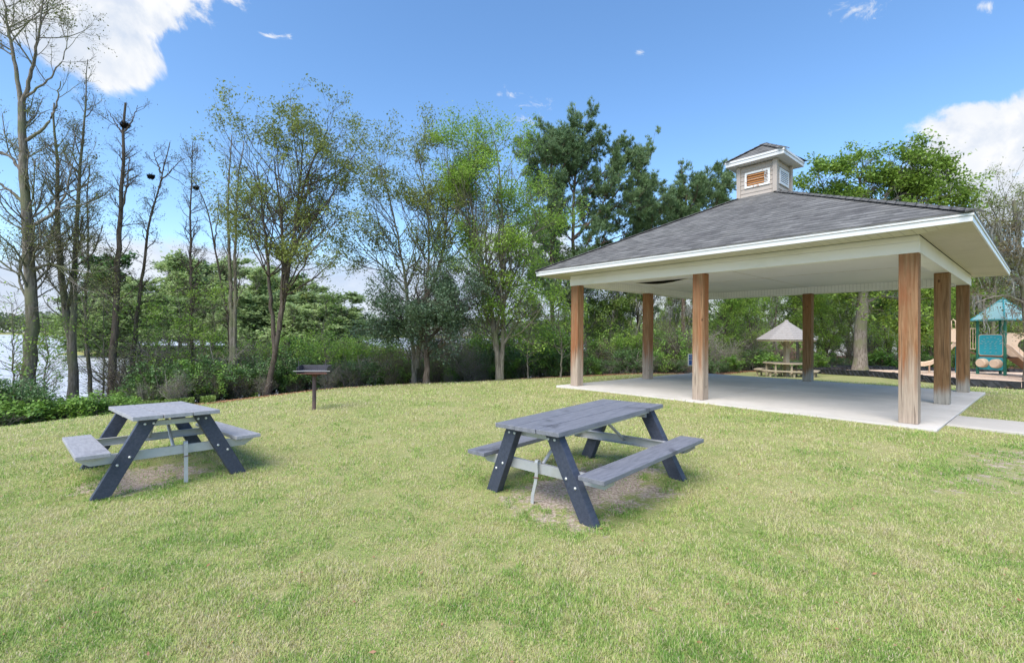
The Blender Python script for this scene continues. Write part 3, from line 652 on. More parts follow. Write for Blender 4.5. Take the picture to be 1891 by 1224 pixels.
zi = zr0 + (min(mx, my) - ca + ov) * rise
roof = hip(pv, 'roof', (xa, xb, ya, yb_), zr0, (mx - ca, mx + ca, my - ca, my + ca), zi)
# cupola
cu = MB(); z0, z1 = zi - .3, 6.121 - S
cu.box((mx, my, (z0 + z1) / 2), (2 * ca - .07, 2 * ca - .07, z1 - z0)); cup = cu.build('cupola', M['siding'], pv)
for side in range(4):
    R = Matrix.Rotation(side * PI / 2, 3, 'Z'); C0 = Vector((mx, my, 0)); o = ca - .035
    mb = MB(); z = zi - .02; k = 0; st = .115
    while z < z1 - .01:
        h = min(st, z1 - z); P = [Vector((-o - .017, yv, zz)) for yv, zz in ((-ca + .05, z), (ca - .05, z), (ca - .05, z + h), (-ca + .05, z + h))]
        Q = [Vector((-o - .001, p.y, p.z)) for p in P]; P[2].x = P[3].x = -o - .004
        mb.poly([C0 + R @ p for p in P + Q], [(0, 1, 2, 3), (0, 1, 5, 4), (2, 3, 7, 6), (0, 3, 7, 4), (1, 2, 6, 5)]); z += st
    mb.build('siding', M['siding'], cup)
    mb = MB(); mb.box(C0 + R @ Vector((-ca + .017, -ca + .05, (zi + z1) / 2 - .03)), (.1, .1, z1 - zi + .06)); mb.build('corner_board', M['siding'], cup, .003, seg=1)
    # louvred vent
    broken = side == 0; zc = (zi + z1) / 2 + .02; vw, vh = .62, .40; fr = MB(); x = -o - .02
    for (cy_, cz_, dy_, dz_) in ((0, vh / 2 - .02, vw, .05), (0, -vh / 2 + .02, vw, .05), (vw / 2 - .025, 0, .05, vh - .09), (-vw / 2 + .025, 0, .05, vh - .09)):
        fr.box(C0 + R @ Vector((x, cy_, zc + cz_)), [abs(q) for q in R @ Vector((.035, dy_, dz_))])
    v = fr.build('vent', M['peeling' if broken else 'white'], cup, .004, seg=1)
    mb = MB(); mb.box(C0 + R @ Vector((-o - .012, 0, zc)), [abs(q) for q in R @ Vector((.008, vw - .06, vh - .06))]); mb.build('backing', M['ply' if broken else 'void'], v)
    sl = MB(); ns = 7 if not broken else 9
    for k in range(ns):
        zz = zc - vh / 2 + .055 + k * (vh - .11) / (ns - 1)
        if broken:
            sl.box(C0 + R @ Vector((x - .004, -vw * .36, zz)), [abs(q) for q in R @ Vector((.02, vw * .15, .012))])
        else: sl.box(C0 + R @ Vector((x - .002, 0, zz)), [abs(q) for q in R @ Vector((.02, vw - .1, .028))])
    sl.build('louvre', M['peeling' if broken else 'white'], v)
    if broken:
        sl = MB()
        for k in range(5):
            zz = zc - vh / 2 + .08 + k * (vh - .16) / 4; sl.box(C0 + R @ Vector((x + .002, vw * .06, zz)), (.018, vw * .66, .026))
        sl.build('bare_slat', M['ply_slat'], v)
co = .201; fa = (mx - ca - co, mx + ca + co, my - ca - co, my + ca + co); zc1 = 6.274 - S; hh = .135
mb = MB(); mb.box((mx, my, zc1 - hh + .008), (2 * (ca + co) - .003, 2 * (ca + co) - .003, .016)); mb.build('cupola_soffit', M['white'], cup)
n0 = set(o.name for o in bpy.data.objects); fascia(cup, *fa, zc1 - hh - .004, hh); cr = hip(cup, 'cupola_roof', fa, zc1 + .002, (mx - .001, mx + .001, my - .001, my + .001), 6.776 - S, .02, .03)
for o in list(cr.children): o.parent = cup     # keep three levels at most

# ------------------------------------------------------------ picnic tables
def f_top(c1, c2, st):
    def f(t):
        o = OC(t); g = t.noise(t.map(o, (9, 1.2, 9)), 4, 6, .65); s = t.noise(o, 2.3, 5, .6, .4); fn = t.noise(t.map(o, (60, 14, 60)), 3, 3, .7)
        c = t.mix(t.ss(g, .3, .7), c1, c2); c = t.mix(t.ss(s, .58, .68, 0, .7), c, st); c = t.mix(t.ss(fn, .45, .75, 0, .35), c, tuple(k * 1.35 for k in c2)); return c, fn
    return f
M['plank_pale'] = mat('pale_grey_plastic_lumber', f_top((.25, .25, .27), (.35, .35, .37), (.21, .21, .23)), .6, .35, (.25, .003))
M['plank_blue'] = mat('blue_grey_plastic_lumber', f_top((.135, .14, .165), (.205, .21, .24), (.055, .057, .068)), .55, .4, (.25, .003))
M['leg_navy'] = mat('navy_plastic_leg', f_top((.03, .038, .062), (.055, .064, .095), (.02, .024, .038)), .5, .4, (.25, .003))
def f_galv(t):
    o = OC(t); a = t.noise(o, 14, 3, .6); b = t.noise(o, 3, 5, .6); c = t.mix(a, (.40, .41, .43), (.53, .54, .55)); return t.mix(t.ss(b, .5, .7, 0, .5), c, (.36, .36, .31)), a
M['galv'] = mat('galvanised_steel', f_galv, .5, .5, (.1, .002), metal=.35)
M['bolt'] = mat('bolt_head', (.62, .64, .65), .35, .5, metal=.5)
def picnic(pose, label, dark, tw, bi, bwid, ls, lo, anchor):
    x, y, z, a, b, c = pose
    root = empty('picnic_table', (x, y, z), (0, 0, 0), label, 'picnic table')
    root.rotation_euler = (Matrix.Rotation(a, 3, 'Z') @ Matrix.Rotation(b, 3, 'Y') @ Matrix.Rotation(c, 3, 'X')).to_euler()
    h = .915; HT = .75; hb = .42; pw_ = (2 * tw - .020) / 3; pm = M['plank_blue' if dark else 'plank_pale']
    for k in range(3):
        mb = MB(); mb.box((-tw + pw_ / 2 + k * (pw_ + .010), (.004, -.003, .002)[k], HT - .021), (pw_, 2 * h, .042)); mb.build('tabletop_plank', pm, root, .005)
    for s in (-1, 1):
        mb = MB(); mb.box((s * (bi + bwid / 2), 0, hb - .02), (bwid, 2 * h, .04)); mb.build('bench_seat', pm, root, .006)
        mb = MB(); mb.box((s * (bi + bwid * .5), 0, hb - .04 - .021), (.05, 2 * h - .34, .04)); mb.build('bench_rail', M['galv'], root, .002, seg=1)
        mb = MB(); mb.box((s * (tw - .10), 0, HT - .042 - .021), (.035, 2 * h - .30, .04)); mb.build('top_rail', M['galv'], root, .002, seg=1)
        for e in (-1, 1):
            yy = e * (h - lo); zt_ = HT - .046; xt = tw - .075; th = .085; lw = .158
            # leg outline in xz, extruded along y
            q = [(s * xt, zt_), (s * (xt - lw), zt_), (s * (ls - lw), -.04), (s * ls, -.04)]
            mb = MB(); mb.prism([(u, yy - e * 0 - (0 if e > 0 else th) + (0), w) for u, w in q], (0, th, 0)); lg = mb.build('leg', M['leg_navy'], root, .005)
            for (u, w) in ((xt - .04, zt_ - .045), (xt - .115, zt_ - .045), (None, .335), (None, .27)):
                if u is None:
                    tt = (zt_ - w) / (zt_ + .04); cx = xt + (ls - xt) * tt - lw / 2; u = cx + (.035 if w < .3 else -.03)
                yo = yy + e * th; mb = MB(); mb.tube([(s * u, yo - e * .004, w), (s * u, yo + e * .004, w), (s * u, yo + e * .010, w)], [.013, .013, .008], 10); mb.build('bolt', M['bolt'], lg, smooth=False)
    for e in (-1, 1):
        yi = e * (h - lo - .003); zc = hb - .043; ch = .095; xo = bi + bwid - .02; mb = MB()
        prof = [(-xo, zc), (xo, zc), (xo, zc - .03), (xo - .10, zc - ch), (-xo + .10, zc - ch), (-xo, zc - .03)]
        mb.prism([(u, yi, w) for u, w in prof], (0, -e * .006, 0)); mb.box((0, yi - e * .026, zc - .003), (2 * xo - .02, .04, .005)); mb.box((0, yi - e * .026, zc - ch + .003), (2 * xo - .22, .04, .005)); cbm = mb.build('crossbar', M['galv'], root, .0015, seg=1)
        mb = MB(); mb.box((0, yi - e * .022, HT - .042 - .062), (2 * tw - .22, .035, .055)); mb.build('top_crossbar', M['galv'], root, .002, seg=1)
        mb = MB(); mb.tube([(0, yi - e * .03, zc - .05), (0, yi - e * .055, zc - .02), (0, e * .28, HT - .075), (0, e * .24, HT - .055)], .017, 10); mb.build('brace', M['galv'], root, smooth=True)
    # tie down strap over the near crossbar
    yi = -(h - lo - .003); zc = hb - .043; st = MB(); n = 14
    xs, bend = anchor; P = []
    for k in range(n + 1):
        an = PI * k / n; P.append((xs, yi - .010 + .022 * math.cos(an + PI) * 1.0, zc + .012 + .03 * math.sin(an)))
    P = [(xs + bend, yi - .045, -.05), (xs + bend * .8, yi - .04, .08), (xs + bend * .25, yi - .036, .2), (xs, yi - .034, zc - .09)] + P + [(xs, yi + .012, zc - .1)]
    for i in range(len(P) - 1):
        p, q = Vector(P[i]), Vector(P[i + 1]); w2 = Vector((.019, 0, 0)); t3 = Vector((0, .003, .001)); st.poly([p - w2 - t3, p + w2 - t3, p + w2 + t3, p - w2 + t3, q - w2 - t3, q + w2 - t3, q + w2 + t3, q - w2 + t3], [(0, 1, 5, 4), (1, 2, 6, 5), (2, 3, 7, 6), (3, 0, 4, 7)])
    sp = st.build('anchor_strap', M['galv'], root)
    mb = MB(); mb.tube([(xs - .035, yi - .045, zc - .125), (xs + .04, yi - .045, zc - .118)], .005, 6); mb.build('clamp', M['rust'], sp)
    return root
M['rust'] = mat('rusty_iron', lambda t: (t.mix(t.noise(OC(t), 12, 4, .7), (.05, .03, .025), (.20, .10, .07)), t.noise(OC(t), 60, 2)), .85, .2, (.3, .003))
picnic((.817, 5.037, .084, -.802, -.030, .041), 'dark blue grey picnic table with attached benches in front of the pavilion slab', True, .409, .604, .262, .704, .165, (0.0, -.07))
picnic((-4.24, 5.737, -.017, .809, .005, -.049), 'paler grey picnic table with navy legs, between the charcoal grill and the lake edge', False, .393, .560, .265, .706, .189, (.1, .0))

# ------------------------------------------------------------ grill
M['iron'] = mat('black_iron', lambda t: (t.mix(t.noise(OC(t), 9, 5, .7), (.035, .035, .045), (.11, .105, .12)), t.noise(OC(t), 50, 3)), .6, .4, (.3, .003), metal=.2)
M['pipe'] = mat('rust_brown_pipe', lambda t: (t.mix(t.ss(t.noise(t.map(OC(t), (5, 5, 1)), 3, 5, .7), .35, .65), (.055, .045, .05), (.15, .095, .085)), t.noise(OC(t), 50, 3)), .75, .3, (.3, .003))
g = pix(580, 755, 9.6); g.z = gz(g.x, g.y); gr = empty('charcoal_grill', g, (0, 0, .12), 'black park grill with open firebox on a rusty single post', 'grill')
sc_ = 9.6 / F; H_ = 67 * sc_; bwid = .58; 
mb = MB(); mb.tube([(0, 0, -.1), (0, 0, H_ - .03)], .037, 16); mb.build('post', M['pipe'], gr, smooth=False)
mb = MB(); mb.tube([(0, 0, H_ - .07), (0, 0, H_ - .03)], .045, 16); mb.box((0, 0, H_ - .022), (.24, .18, .012)); mb.build('swivel_plate', M['rust'], gr)
mb = MB(); zf = H_; hf = .155
mb.box((0, 0, zf), (bwid, .38, .008)); fb = mb.build('firebox_floor', M['rust'], gr)
mb = MB(); mb.box((0, .19, zf + hf / 2 + .004), (bwid, .007, hf)); mb.build('back_plate', M['iron'], gr)
for s in (-1, 1):
    mb = MB(); mb.prism([(s * bwid / 2, .186, zf + .004), (s * bwid / 2, -.18, zf + .004), (s * bwid / 2, -.18, zf + hf * .8), (s * bwid / 2, -.05, zf + hf), (s * bwid / 2, .186, zf + hf)], (-s * .007, 0, 0)); mb.build('side_plate', M['iron'], gr)
    mb = MB(); mb.tube([(s * (bwid / 2 - .03), -.15, zf + .03), (s * (bwid / 2 - .03), -.15, zf + .26)], .007, 6); mb.build('grate_guide', M['iron'], gr)
mb = MB()
for k in range(15): mb.tube([(-bwid / 2 + .03 + k * (bwid - .06) / 14, -.19, zf + .058), (-bwid / 2 + .03 + k * (bwid - .06) / 14, .16, zf + .058)], .005, 5)
mb.tube([(-bwid / 2 - .06, -.19, zf + .055), (bwid / 2 + .06, -.19, zf + .055)], .008, 6); mb.tube([(-bwid / 2 + .02, .12, zf + .052), (bwid / 2 - .02, .12, zf + .052)], .006, 6)
mb.build('grate', M['galv_dull'], gr)

# ------------------------------------------------------------ shingled table shelter
def ngon(n, r, z, ph=0): return [(r * math.cos(ph + 2 * PI * k / n), r * math.sin(ph + 2 * PI * k / n), z) for k in range(n)]
s0 = pix(1452, 695, 22.5); s0.z = gz(s0.x, s0.y); us = 22.5 / F
sh = empty('sheltered_table', s0, (0, 0, .12), 'round wooden table under its own small pointed shingle roof, behind the slab', 'picnic table')
zz = lambda py: pix(1452, py, 22.5).z - s0.z
ztop, zev, ztb, zbn = zz(593), zz(627), zz(669), zz(682); RR = 49 * us
mb = MB(); nn = 8; rows = 9
for k in range(nn):
    a0, a1 = PI / 8 + 2 * PI * k / nn, PI / 8 + 2 * PI * (k + 1) / nn
    for j in range(rows):
        f0, f1 = j / rows, (j + 1) / rows; r0, r1 = RR * (1 - f0) + .03, RR * (1 - f1) + .05; z0_, z1_ = zev + (ztop - zev) * f0 + .03, zev + (ztop - zev) * f1 + .012
        P = lambda r_, a, z: (r_ * math.cos(a), r_ * math.sin(a), z)
        mb.poly([P(r0, a0, z0_), P(r0, a1, z0_), P(r1, a1, z1_), P(r1, a0, z1_), P(r0, a0, z0_ - .03), P(r0, a1, z0_ - .03)], [(0, 1, 2, 3), (0, 1, 5, 4)])
mb.build('roof', M['grey_wood'], sh)
mb = MB(); mb.tube([(0, 0, ztop - .02), (0, 0, ztop + .07)], [.10, .07], 8); mb.build('roof_cap', M['grey_wood'], sh)
mb = MB(); e = ngon(8, RR - .01, zev - .05, PI / 8); 
for k in range(8): mb.tube([e[k], e[(k + 1) % 8]], .028, 4); mb.tube([(0, 0, ztop - .08), (e[k][0], e[k][1], zev - .01)], .022, 4)
mb.build('roof_frame', M['tan_wood'], sh)
mb = MB(); mb.box((0, 0, (ztop - .1) / 2), (.20, .20, ztop - .1)); mb.build('post', M['tan_wood'], sh, .01)
for k in range(4):
    a = k * PI / 2; mb = MB(); mb.tube([(.08 * math.cos(a), .08 * math.sin(a), zev - .42), (.42 * math.cos(a), .42 * math.sin(a), zev - .03)], .03, 4); mb.build('brace', M['tan_wood'], sh)
for nm, ro_, ri, z_ in (('tabletop', 1.02, .12, ztb), ('bench', 1.42, 1.10, zbn)):
    parts = 1 if nm == 'tabletop' else 8
    A, B = ngon(8, ro_, z_ - .045, PI / 8), ngon(8, ri, z_ - .045, PI / 8)
    if parts == 1:
        mb = MB()
        for k in range(8): mb.prism([A[k], A[(k + 1) % 8], B[(k + 1) % 8], B[k]], (0, 0, .045))
        mb.build(nm, M['tan_wood'], sh)
    else:
        for k in range(8): mb = MB(); mb.prism([A[k], A[(k + 1) % 8], B[(k + 1) % 8], B[k]], (0, 0, .05)); mb.build(nm, M['tan_wood'], sh, .006, seg=1)
for k in range(8):
    a = 2 * PI * k / 8 + PI / 8; mb = MB(); c, s = math.cos(a), math.sin(a)
    mb.tube([(.85 * c, .85 * s, -.05), (.85 * c, .85 * s, ztb - .05)], .055, 4); mb.tube([(1.25 * c, 1.25 * s, -.05), (1.25 * c, 1.25 * s, zbn - .05)], .055, 4); mb.tube([(.3 * c, .3 * s, zbn * .6), (1.3 * c, 1.3 * s, zbn * .6)], .035, 4); mb.build('leg_frame', M['tan_wood'], sh)

# ------------------------------------------------------------ sign behind the pavilion
sg = pix(1281, 664, 17.5); zg = gz(sg.x, sg.y); u = 17.5 / F
si = empty('notice_sign', (sg.x, sg.y, zg), (0, 0, -.25), 'small white bordered notice board with blue panels, behind the middle front post', 'sign')
hz = sg.z - zg; mb = MB(); mb.box((0, 0, hz), (20 * u, .012, 22 * u)); mb.build('board', M['white'], si, .004, seg=1)
mb = MB(); mb.box((0, .03, hz / 2 + .1), (.05, .05, hz + .25)); mb.build('post', M['iron'], si)
mb = MB()
for (dz, hh_) in ((7, 4.2), (2.2, 4.0), (-5.2, 9)): mb.box((0, -.008, hz + dz * u), (16.5 * u, .004, hh_ * u))
mb.build('blue_panel', M['blue'], si)
mb = MB()
for k in range(5): mb.box((.02 * (k % 2), -.0115, hz + (-2.3 - k * 1.5) * u), ((11 - 2 * (k % 3)) * u, .002, .45 * u))
for k in range(2): mb.box((-.03, -.0115, hz + (7 - 4.8 * k) * u), (9 * u, .002, .8 * u))
mb.build('print_lines', M['sign_grey'], si)

# ------------------------------------------------------------ playground
PY = 22.0; q = PY / F
mb = MB(); 
# bark chip bed following the ground, inside the border
bed = [pix(1490, 686, 27), pix(1560, 691, 23.5), pix(1650, 699, 20), pix(1760, 708, 17.6), pix(1891, 719, 16.2), pix(2100, 735, 15.5), (34, 21, 0), (33, 30, 0), (19, 31, 0), pix(1640, 684, 29.5), ]
BP = [(p[0], p[1]) for p in bed]
def inpoly(x, y, P):
    c = np.zeros(len(x), bool); j = len(P) - 1
    for i in range(len(P)):
        (a, b), (d, e) = P[i], P[j]; k = ((b > y) != (e > y)) & (x < (d - a) * (y - b) / (e - b + 1e-12) + a); c ^= k; j = i
    return c
gxx, gyy = np.meshgrid(np.arange(10, 36, .2), np.arange(13, 33, .2)); ix = np.arange(gxx.size).reshape(gxx.shape)
cen = (gxx[:-1, :-1].ravel() + .1, gyy[:-1, :-1].ravel() + .1); kk = inpoly(*cen, BP)
Fi = np.stack([ix[:-1, :-1], ix[:-1, 1:], ix[1:, 1:], ix[1:, :-1]], -1).reshape(-1, 4)[kk]
V = np.stack([gxx.ravel(), gyy.ravel(), ground(gxx.ravel(), gyy.ravel()) + .05 + .02 * RNG.random(gxx.size)], 1)
o = np_mesh('mulch_bed', V, Fi, M['mulch'], smooth=True); tag(o, kind='structure')
def pathpts(P, step):
    out = []
    for (a, b) in zip(P[:-1], P[1:]):
        a, b = Vector((a[0], a[1])), Vector((b[0], b[1])); n = max(1, round((b - a).length / step)); out += [a.lerp(b, k / n) for k in range(n)]
    return out + [Vector((P[-1][0], P[-1][1]))]
def timber(a, b, first, lab):
    L = (b - a).length; an = math.atan2(b.y - a.y, b.x - a.x); za, zb2 = gz(a.x, a.y), gz(b.x, b.y)
    o = empty('border_timber', (a.x, a.y, za - .03), (0, -math.atan2(zb2 - za, L), an), lab, 'garden edging', 'black plastic edging timbers round the playground')
    if first is None:
        mb = MB(); h, t = .30, .10
        mb.box((L / 2, 0, h / 2), (L - .05, t * .7, h)); mb.box((L / 2, 0, h - .015), (L - .02, t, .03)); mb.build('rail', M['black_plastic'], o, .008, seg=1)
        mb = MB(); n = 5
        for s in (-1, 1):
            for k in range(n):
                x0 = .06 + k * (L - .12) / n; x1 = x0 + (L - .12) / n * .95; mb.prism([(x0, s * t * .35, .26), (x0 + .09, s * t * .35, .26), (x1, s * t * .35, .03), (x1 - .09, s * t * .35, .03)], (0, s * .035, 0))
        mb.build('twist_rib', M['black_plastic'], o, .006, seg=1)
        mb = MB(); mb.tube([(0, 0, 0), (0, 0, h + .02)], .05, 8); mb.build('joint_pin', M['black_plastic'], o)
    else:
        for ch in first.children:
            c = ch.copy(); COL.objects.link(c); c.parent = o
    return o
front = pathpts([BP[i] for i in range(0, 6)], 1.55); back = pathpts([BP[0], BP[9], BP[8], BP[7]], 1.55)
first = None; nf = len(front) - 1
def pxof(p): return 945.5 + F * p[0] / p[1]
ORD = 'first second third fourth fifth sixth seventh eighth ninth tenth eleventh twelfth thirteenth fourteenth fifteenth sixteenth seventeenth eighteenth nineteenth twentieth'.split()
idx = 0
for i in range(nf):
    if pxof(front[i]) > 1990: continue
    o = timber(front[i], front[i + 1], first, f'black edging timber on the lawn side of the wood chips, {ORD[idx]} from left'); first = first or o; idx += 1
idx = 0
for i in range(len(back) - 1):
    if pxof(back[i]) > 1950 or pxof(back[i]) < 1490: continue
    timber(back[i], back[i + 1], first, f'black edging timber on the woods side of the wood chips, {ORD[idx]} from left'); idx += 1

# play structure
t0 = pix(1829, 689, PY); t0.z = gz(t0.x, t0.y) + .05; aim = -math.atan2(t0.x, t0.y)      # local x to the right, y away
pl = empty('play_structure', t0, (0, 0, aim), 'play tower with teal roof, green posts and tan slides on wood chips', 'playground')
R0m = Matrix.Rotation(-aim, 3, 'Z')
def L_(px, py, dy=0.):
    "photo position at the tower's depth, in the tower's own frame"
    p = R0m @ (pix(px, py, t0.y) - t0); k = 1.0; return Vector((p.x, dy, p.z + (0)))
def zl(py): return (R0m @ (pix(1829, py, t0.y) - t0)).z
def xl(px): return L_(px, 650).x
zE, zA = zl(590), zl(551); PP = {'left': (xl(1805), .1), 'near': (xl(1855), -.5), 'back': (xl(1848), 1.2), 'right': (xl(1899), .6)}
for nm, (x, y) in PP.items():
    mb = MB(); mb.tube([(x, y, -.1), (x, y, zE + .02)], .058, 14); o = mb.build('tower_post', M['green_metal'], pl, smooth=False)
    mb = MB()
    for z in (zl(617), zl(657), zl(682)): mb.tube([(x, y, z - .03), (x, y, z + .03)], .075, 14)
    mb.build('collar', M['green_metal'], o)
rc = [Vector((xl(1792), -.1, zE)), Vector((xl(1854), -1.15, zE)), Vector((xl(1912), .2, zE)), Vector((xl(1852), 1.6, zE))]; ap = Vector((xl(1852), .2, zA))
mb = MB()
for k in range(4):
    a, b = rc[k], rc[(k + 1) % 4]; dn = Vector((0, 0, -.06)); mb.poly([a, b, ap], [(0, 1, 2)]); mb.poly([a, b, b + dn, a + dn], [(0, 1, 2, 3)]); mb.poly([a + dn, b + dn, ap - Vector((0, 0, .1))], [(0, 1, 2)])
rf = mb.build('tower_roof', M['teal_roof'], pl)
mb = MB()
for k in range(4):
    mb.tube([rc[k], ap], .03, 6); mb.tube([rc[k] + Vector((0, 0, -.03)), rc[(k + 1) % 4] + Vector((0, 0, -.03))], .032, 6)
c8 = [ap + (r_ - ap) * .17 for r_ in rc]
for k in range(4): mb.tube([c8[k] + Vector((0, 0, .01)), c8[(k + 1) % 4] + Vector((0, 0, .01))], .018, 5)
mb.build('roof_rib', M['teal_edge'], rf)
zD = zl(657)
mb = MB(); P4 = [(*PP[k], zD) for k in ('left', 'near', 'right', 'back')]; mb.prism(P4, (0, 0, -.06)); mb.build('deck', M['brown_metal'], pl)
A, B = Vector((*PP['left'], 0)), Vector((*PP['near'], 0)); dr = (B - A).normalized(); nr = Vector((dr.y, -dr.x, 0))
def panel(name, m, z0, z1, parent, th=.03, off=0., inset=.05, a=A, b=B):
    d = (b - a).normalized(); nn_ = Vector((d.y, -d.x, 0)); p, q_ = a + d * inset + nn_ * off, b - d * inset + nn_ * off
    mb = MB(); r_ = .06; mb.prism([(p.x, p.y, z0 + r_), (p.x + d.x * r_, p.y + d.y * r_, z0), (q_.x - d.x * r_, q_.y - d.y * r_, z0), (q_.x, q_.y, z0 + r_), (q_.x, q_.y, z1 - r_), (q_.x - d.x * r_, q_.y - d.y * r_, z1), (p.x + d.x * r_, p.y + d.y * r_, z1), (p.x, p.y, z1 - r_)], nn_ * th)
    return mb.build(name, m, parent, .006, seg=1)
pb = panel('game_panel', M['tan_plastic'], zl(657) + .02, zl(617), pl, .02, 0, .05); panel('panel_face', M['teal_plastic'], zl(657) + .05, zl(617) - .03, pb, .01, .021, .08)
# raised marks on the panel: arch of petals and rows of bars
mb = MB(); Lp = (B - A).length; mid = (A + B) / 2
def onp(u, z): p = mid + dr * u + nr * .036; return Vector((p.x, p.y, z))
zc_, hp = (zl(657) + zl(617)) / 2, (zl(617) - zl(657)) / 2
for k in range(9):
    a = PI * k / 8; p = onp(-.36 * math.cos(a) * Lp, zc_ + hp * (.18 + .55 * math.sin(a))); mb.tube([p, p + dr * .07 + Vector((0, 0, -.035 * math.cos(a)))], .012, 5)
for (z, w, n_) in ((.30, .22, 4), (.12, .36, 5), (-.10, .18, 3), (-.32, .2, 3), (-.68, .2, 3)):
    for k in range(n_):
        u = (-w + 2 * w * k / (n_ - 1)) * Lp; mb.tube([onp(u - .035, zc_ + hp * z), onp(u + .035, zc_ + hp * (z + .05))], .011, 5)
mb.build('raised_marks', M['tan_mark'], pb)
pd = panel('drum_panel', M['teal_plastic'], zl(682), zl(659), pl, .03, 0, .05)
for px_ in (-.24, .24):
    p = mid + dr * px_ * Lp * 1.05; z = zl(670); mb = MB(); mb.tube([Vector((p.x, p.y, z)) + nr * .03, Vector((p.x, p.y, z)) + nr * .22, Vector((p.x, p.y, z)) + nr * .26], [.215, .20, .17], 22); mb.build('drum', M['tan_plastic'], pl, smooth=False)
# crawl tube wall to the right with a round hole, then a slide
A2, B2 = Vector((xl(1857), -.45, 0)), Vector((xl(1935), -.1, 0)); d2 = (B2 - A2).normalized(); n2 = Vector((d2.y, -d2.x, 0)); z0_, z1_ = zl(657), zl(614); hc = Vector((xl(1893), 0, zl(638))); rad = 15 * q
pol = MB(); uc = (hc - A2).dot(d2); Lw = (B2 - A2).length; N_ = 28
outer = []; inner = []
for k in range(N_):
    a = 2 * PI * k / N_; dx, dz = math.cos(a), math.sin(a); inner.append((uc + rad * dx, hc.z + rad * dz)); t_ = min(((Lw - uc) if dx > 0 else uc) / max(abs(dx), 1e-6), ((z1_ - hc.z) if dz > 0 else (hc.z - z0_)) / max(abs(dz), 1e-6)); outer.append((uc + t_ * dx, hc.z + t_ * dz))
W3 = lambda u_, z_, o_=0: A2 + d2 * u_ + n2 * o_ + Vector((0, 0, z_))
for k in range(N_):
    j = (k + 1) % N_; pol.prism([W3(*inner[k]), W3(*inner[j]), W3(*outer[j]), W3(*outer[k])], n2 * .07)
pol.build('round_hole_wall', M['tan_plastic'], pl)
def slide(name, P, w, par, depth=.16, side=Vector((0, 1, 0)), m='tan_plastic'):
    mb = MB(); P = [Vector(p) for p in P]; s = side.normalized() * w / 2; prof = [(-1, depth), (-.93, depth + .02), (-.8, .03), (.8, .03), (.93, depth + .02), (1, depth), (.9, -.03), (-.9, -.03)]; b = []
    for p in P: b += [p + s * u_ + Vector((0, 0, v_)) for u_, v_ in prof]
    n_ = len(prof); f = [(i * n_ + k, i * n_ + (k + 1) % n_, (i + 1) * n_ + (k + 1) % n_, (i + 1) * n_ + k) for i in range(len(P) - 1) for k in range(n_)]; f += [tuple(range(n_)), tuple(range((len(P) - 1) * n_, len(P) * n_))]
    mb.poly(b, f); return mb.build(name, M[m], par)
slide('slide', [L_(1862, 640, -1.0), L_(1872, 646, -1.15), L_(1884, 658, -1.35), L_(1900, 672, -1.6), L_(1925, 684, -1.9), L_(1950, 688, -2.1)], .8, pl, side=Vector((.25, 1, .0)))
mb = MB(); p, q2 = L_(1858, 660, -.55), L_(1890, 682, -.75); mb.prism([p, q2, q2 + Vector((.3, 0, 0)), L_(1886, 659, -.6)], (0, .5, 0)); mb.build('climber', M['brown_metal'], pl)
# bridge rail to the left, second small slide tower behind the posts
mb = MB(); zr1, zr0_ = zl(606), zl(645); x1, x0 = PP['left'][0], xl(1792)
mb.tube([(x1, .1, zr1), (x0 - .35, .5, zr1)], .022, 6); mb.tube([(x1 - .07, .12, zr0_), (x0 - .35, .5, zr0_)], .022, 6)
for k in range(6): f_ = .12 + k * .16; mb.tube([(x1 + (x0 - .35 - x1) * f_, .1 + .4 * f_, zr0_), (x1 + (x0 - .35 - x1) * f_, .1 + .4 * f_, zr1)], .014, 6)
mb.build('bridge_rail', M['tan_plastic'], pl)
for x, y in ((xl(1762), 1.0), (xl(1767), .2)):
    mb = MB(); mb.tube([(x, y, -.1), (x, y, zl(605))], .05, 12); mb.build('bridge_post', M['teal_plastic'], pl, smooth=False)
mb = MB(); mb.prism([(xl(1753), .1, zl(606)), (xl(1770), .15, zl(606)), (xl(1770), .15, zl(632)), (xl(1753), .1, zl(632))], (0, .05, 0)); mb.build('side_panel', M['tan_plastic'], pl)
mb = MB(); mb.tube([(xl(1754), .1, zl(606)), (xl(1753), .1, zl(592)), (xl(1757), .1, zl(588)), (xl(1762), .1, zl(592)), (xl(1763), .1, zl(606))], .028, 8); mb.build('grab_bar', M['tan_plastic'], pl, smooth=True)
mb = MB(); mb.prism([(xl(1764), .1, zl(640)), (xl(1806), .1, zl(655)), (xl(1806), 1.1, zl(655)), (xl(1764), 1.1, zl(640))], (0, 0, -.06)); mb.build('bridge_deck', M['brown_metal'], pl)
slide('slide', [L_(1764, 637, .55), L_(1757, 640, .5), L_(1745, 652, .4), L_(1728, 667, .25), L_(1712, 675, .1), L_(1698, 678, 0), L_(1690, 678, -.05)], .65, pl, side=Vector((-.1, 1, 0)))
mb = MB(); p = L_(1708, 676, .1); mb.tube([(p.x, p.y, -.1), (p.x, p.y, p.z)], .035, 8); mb.build('slide_foot', M['tan_plastic'], pl)

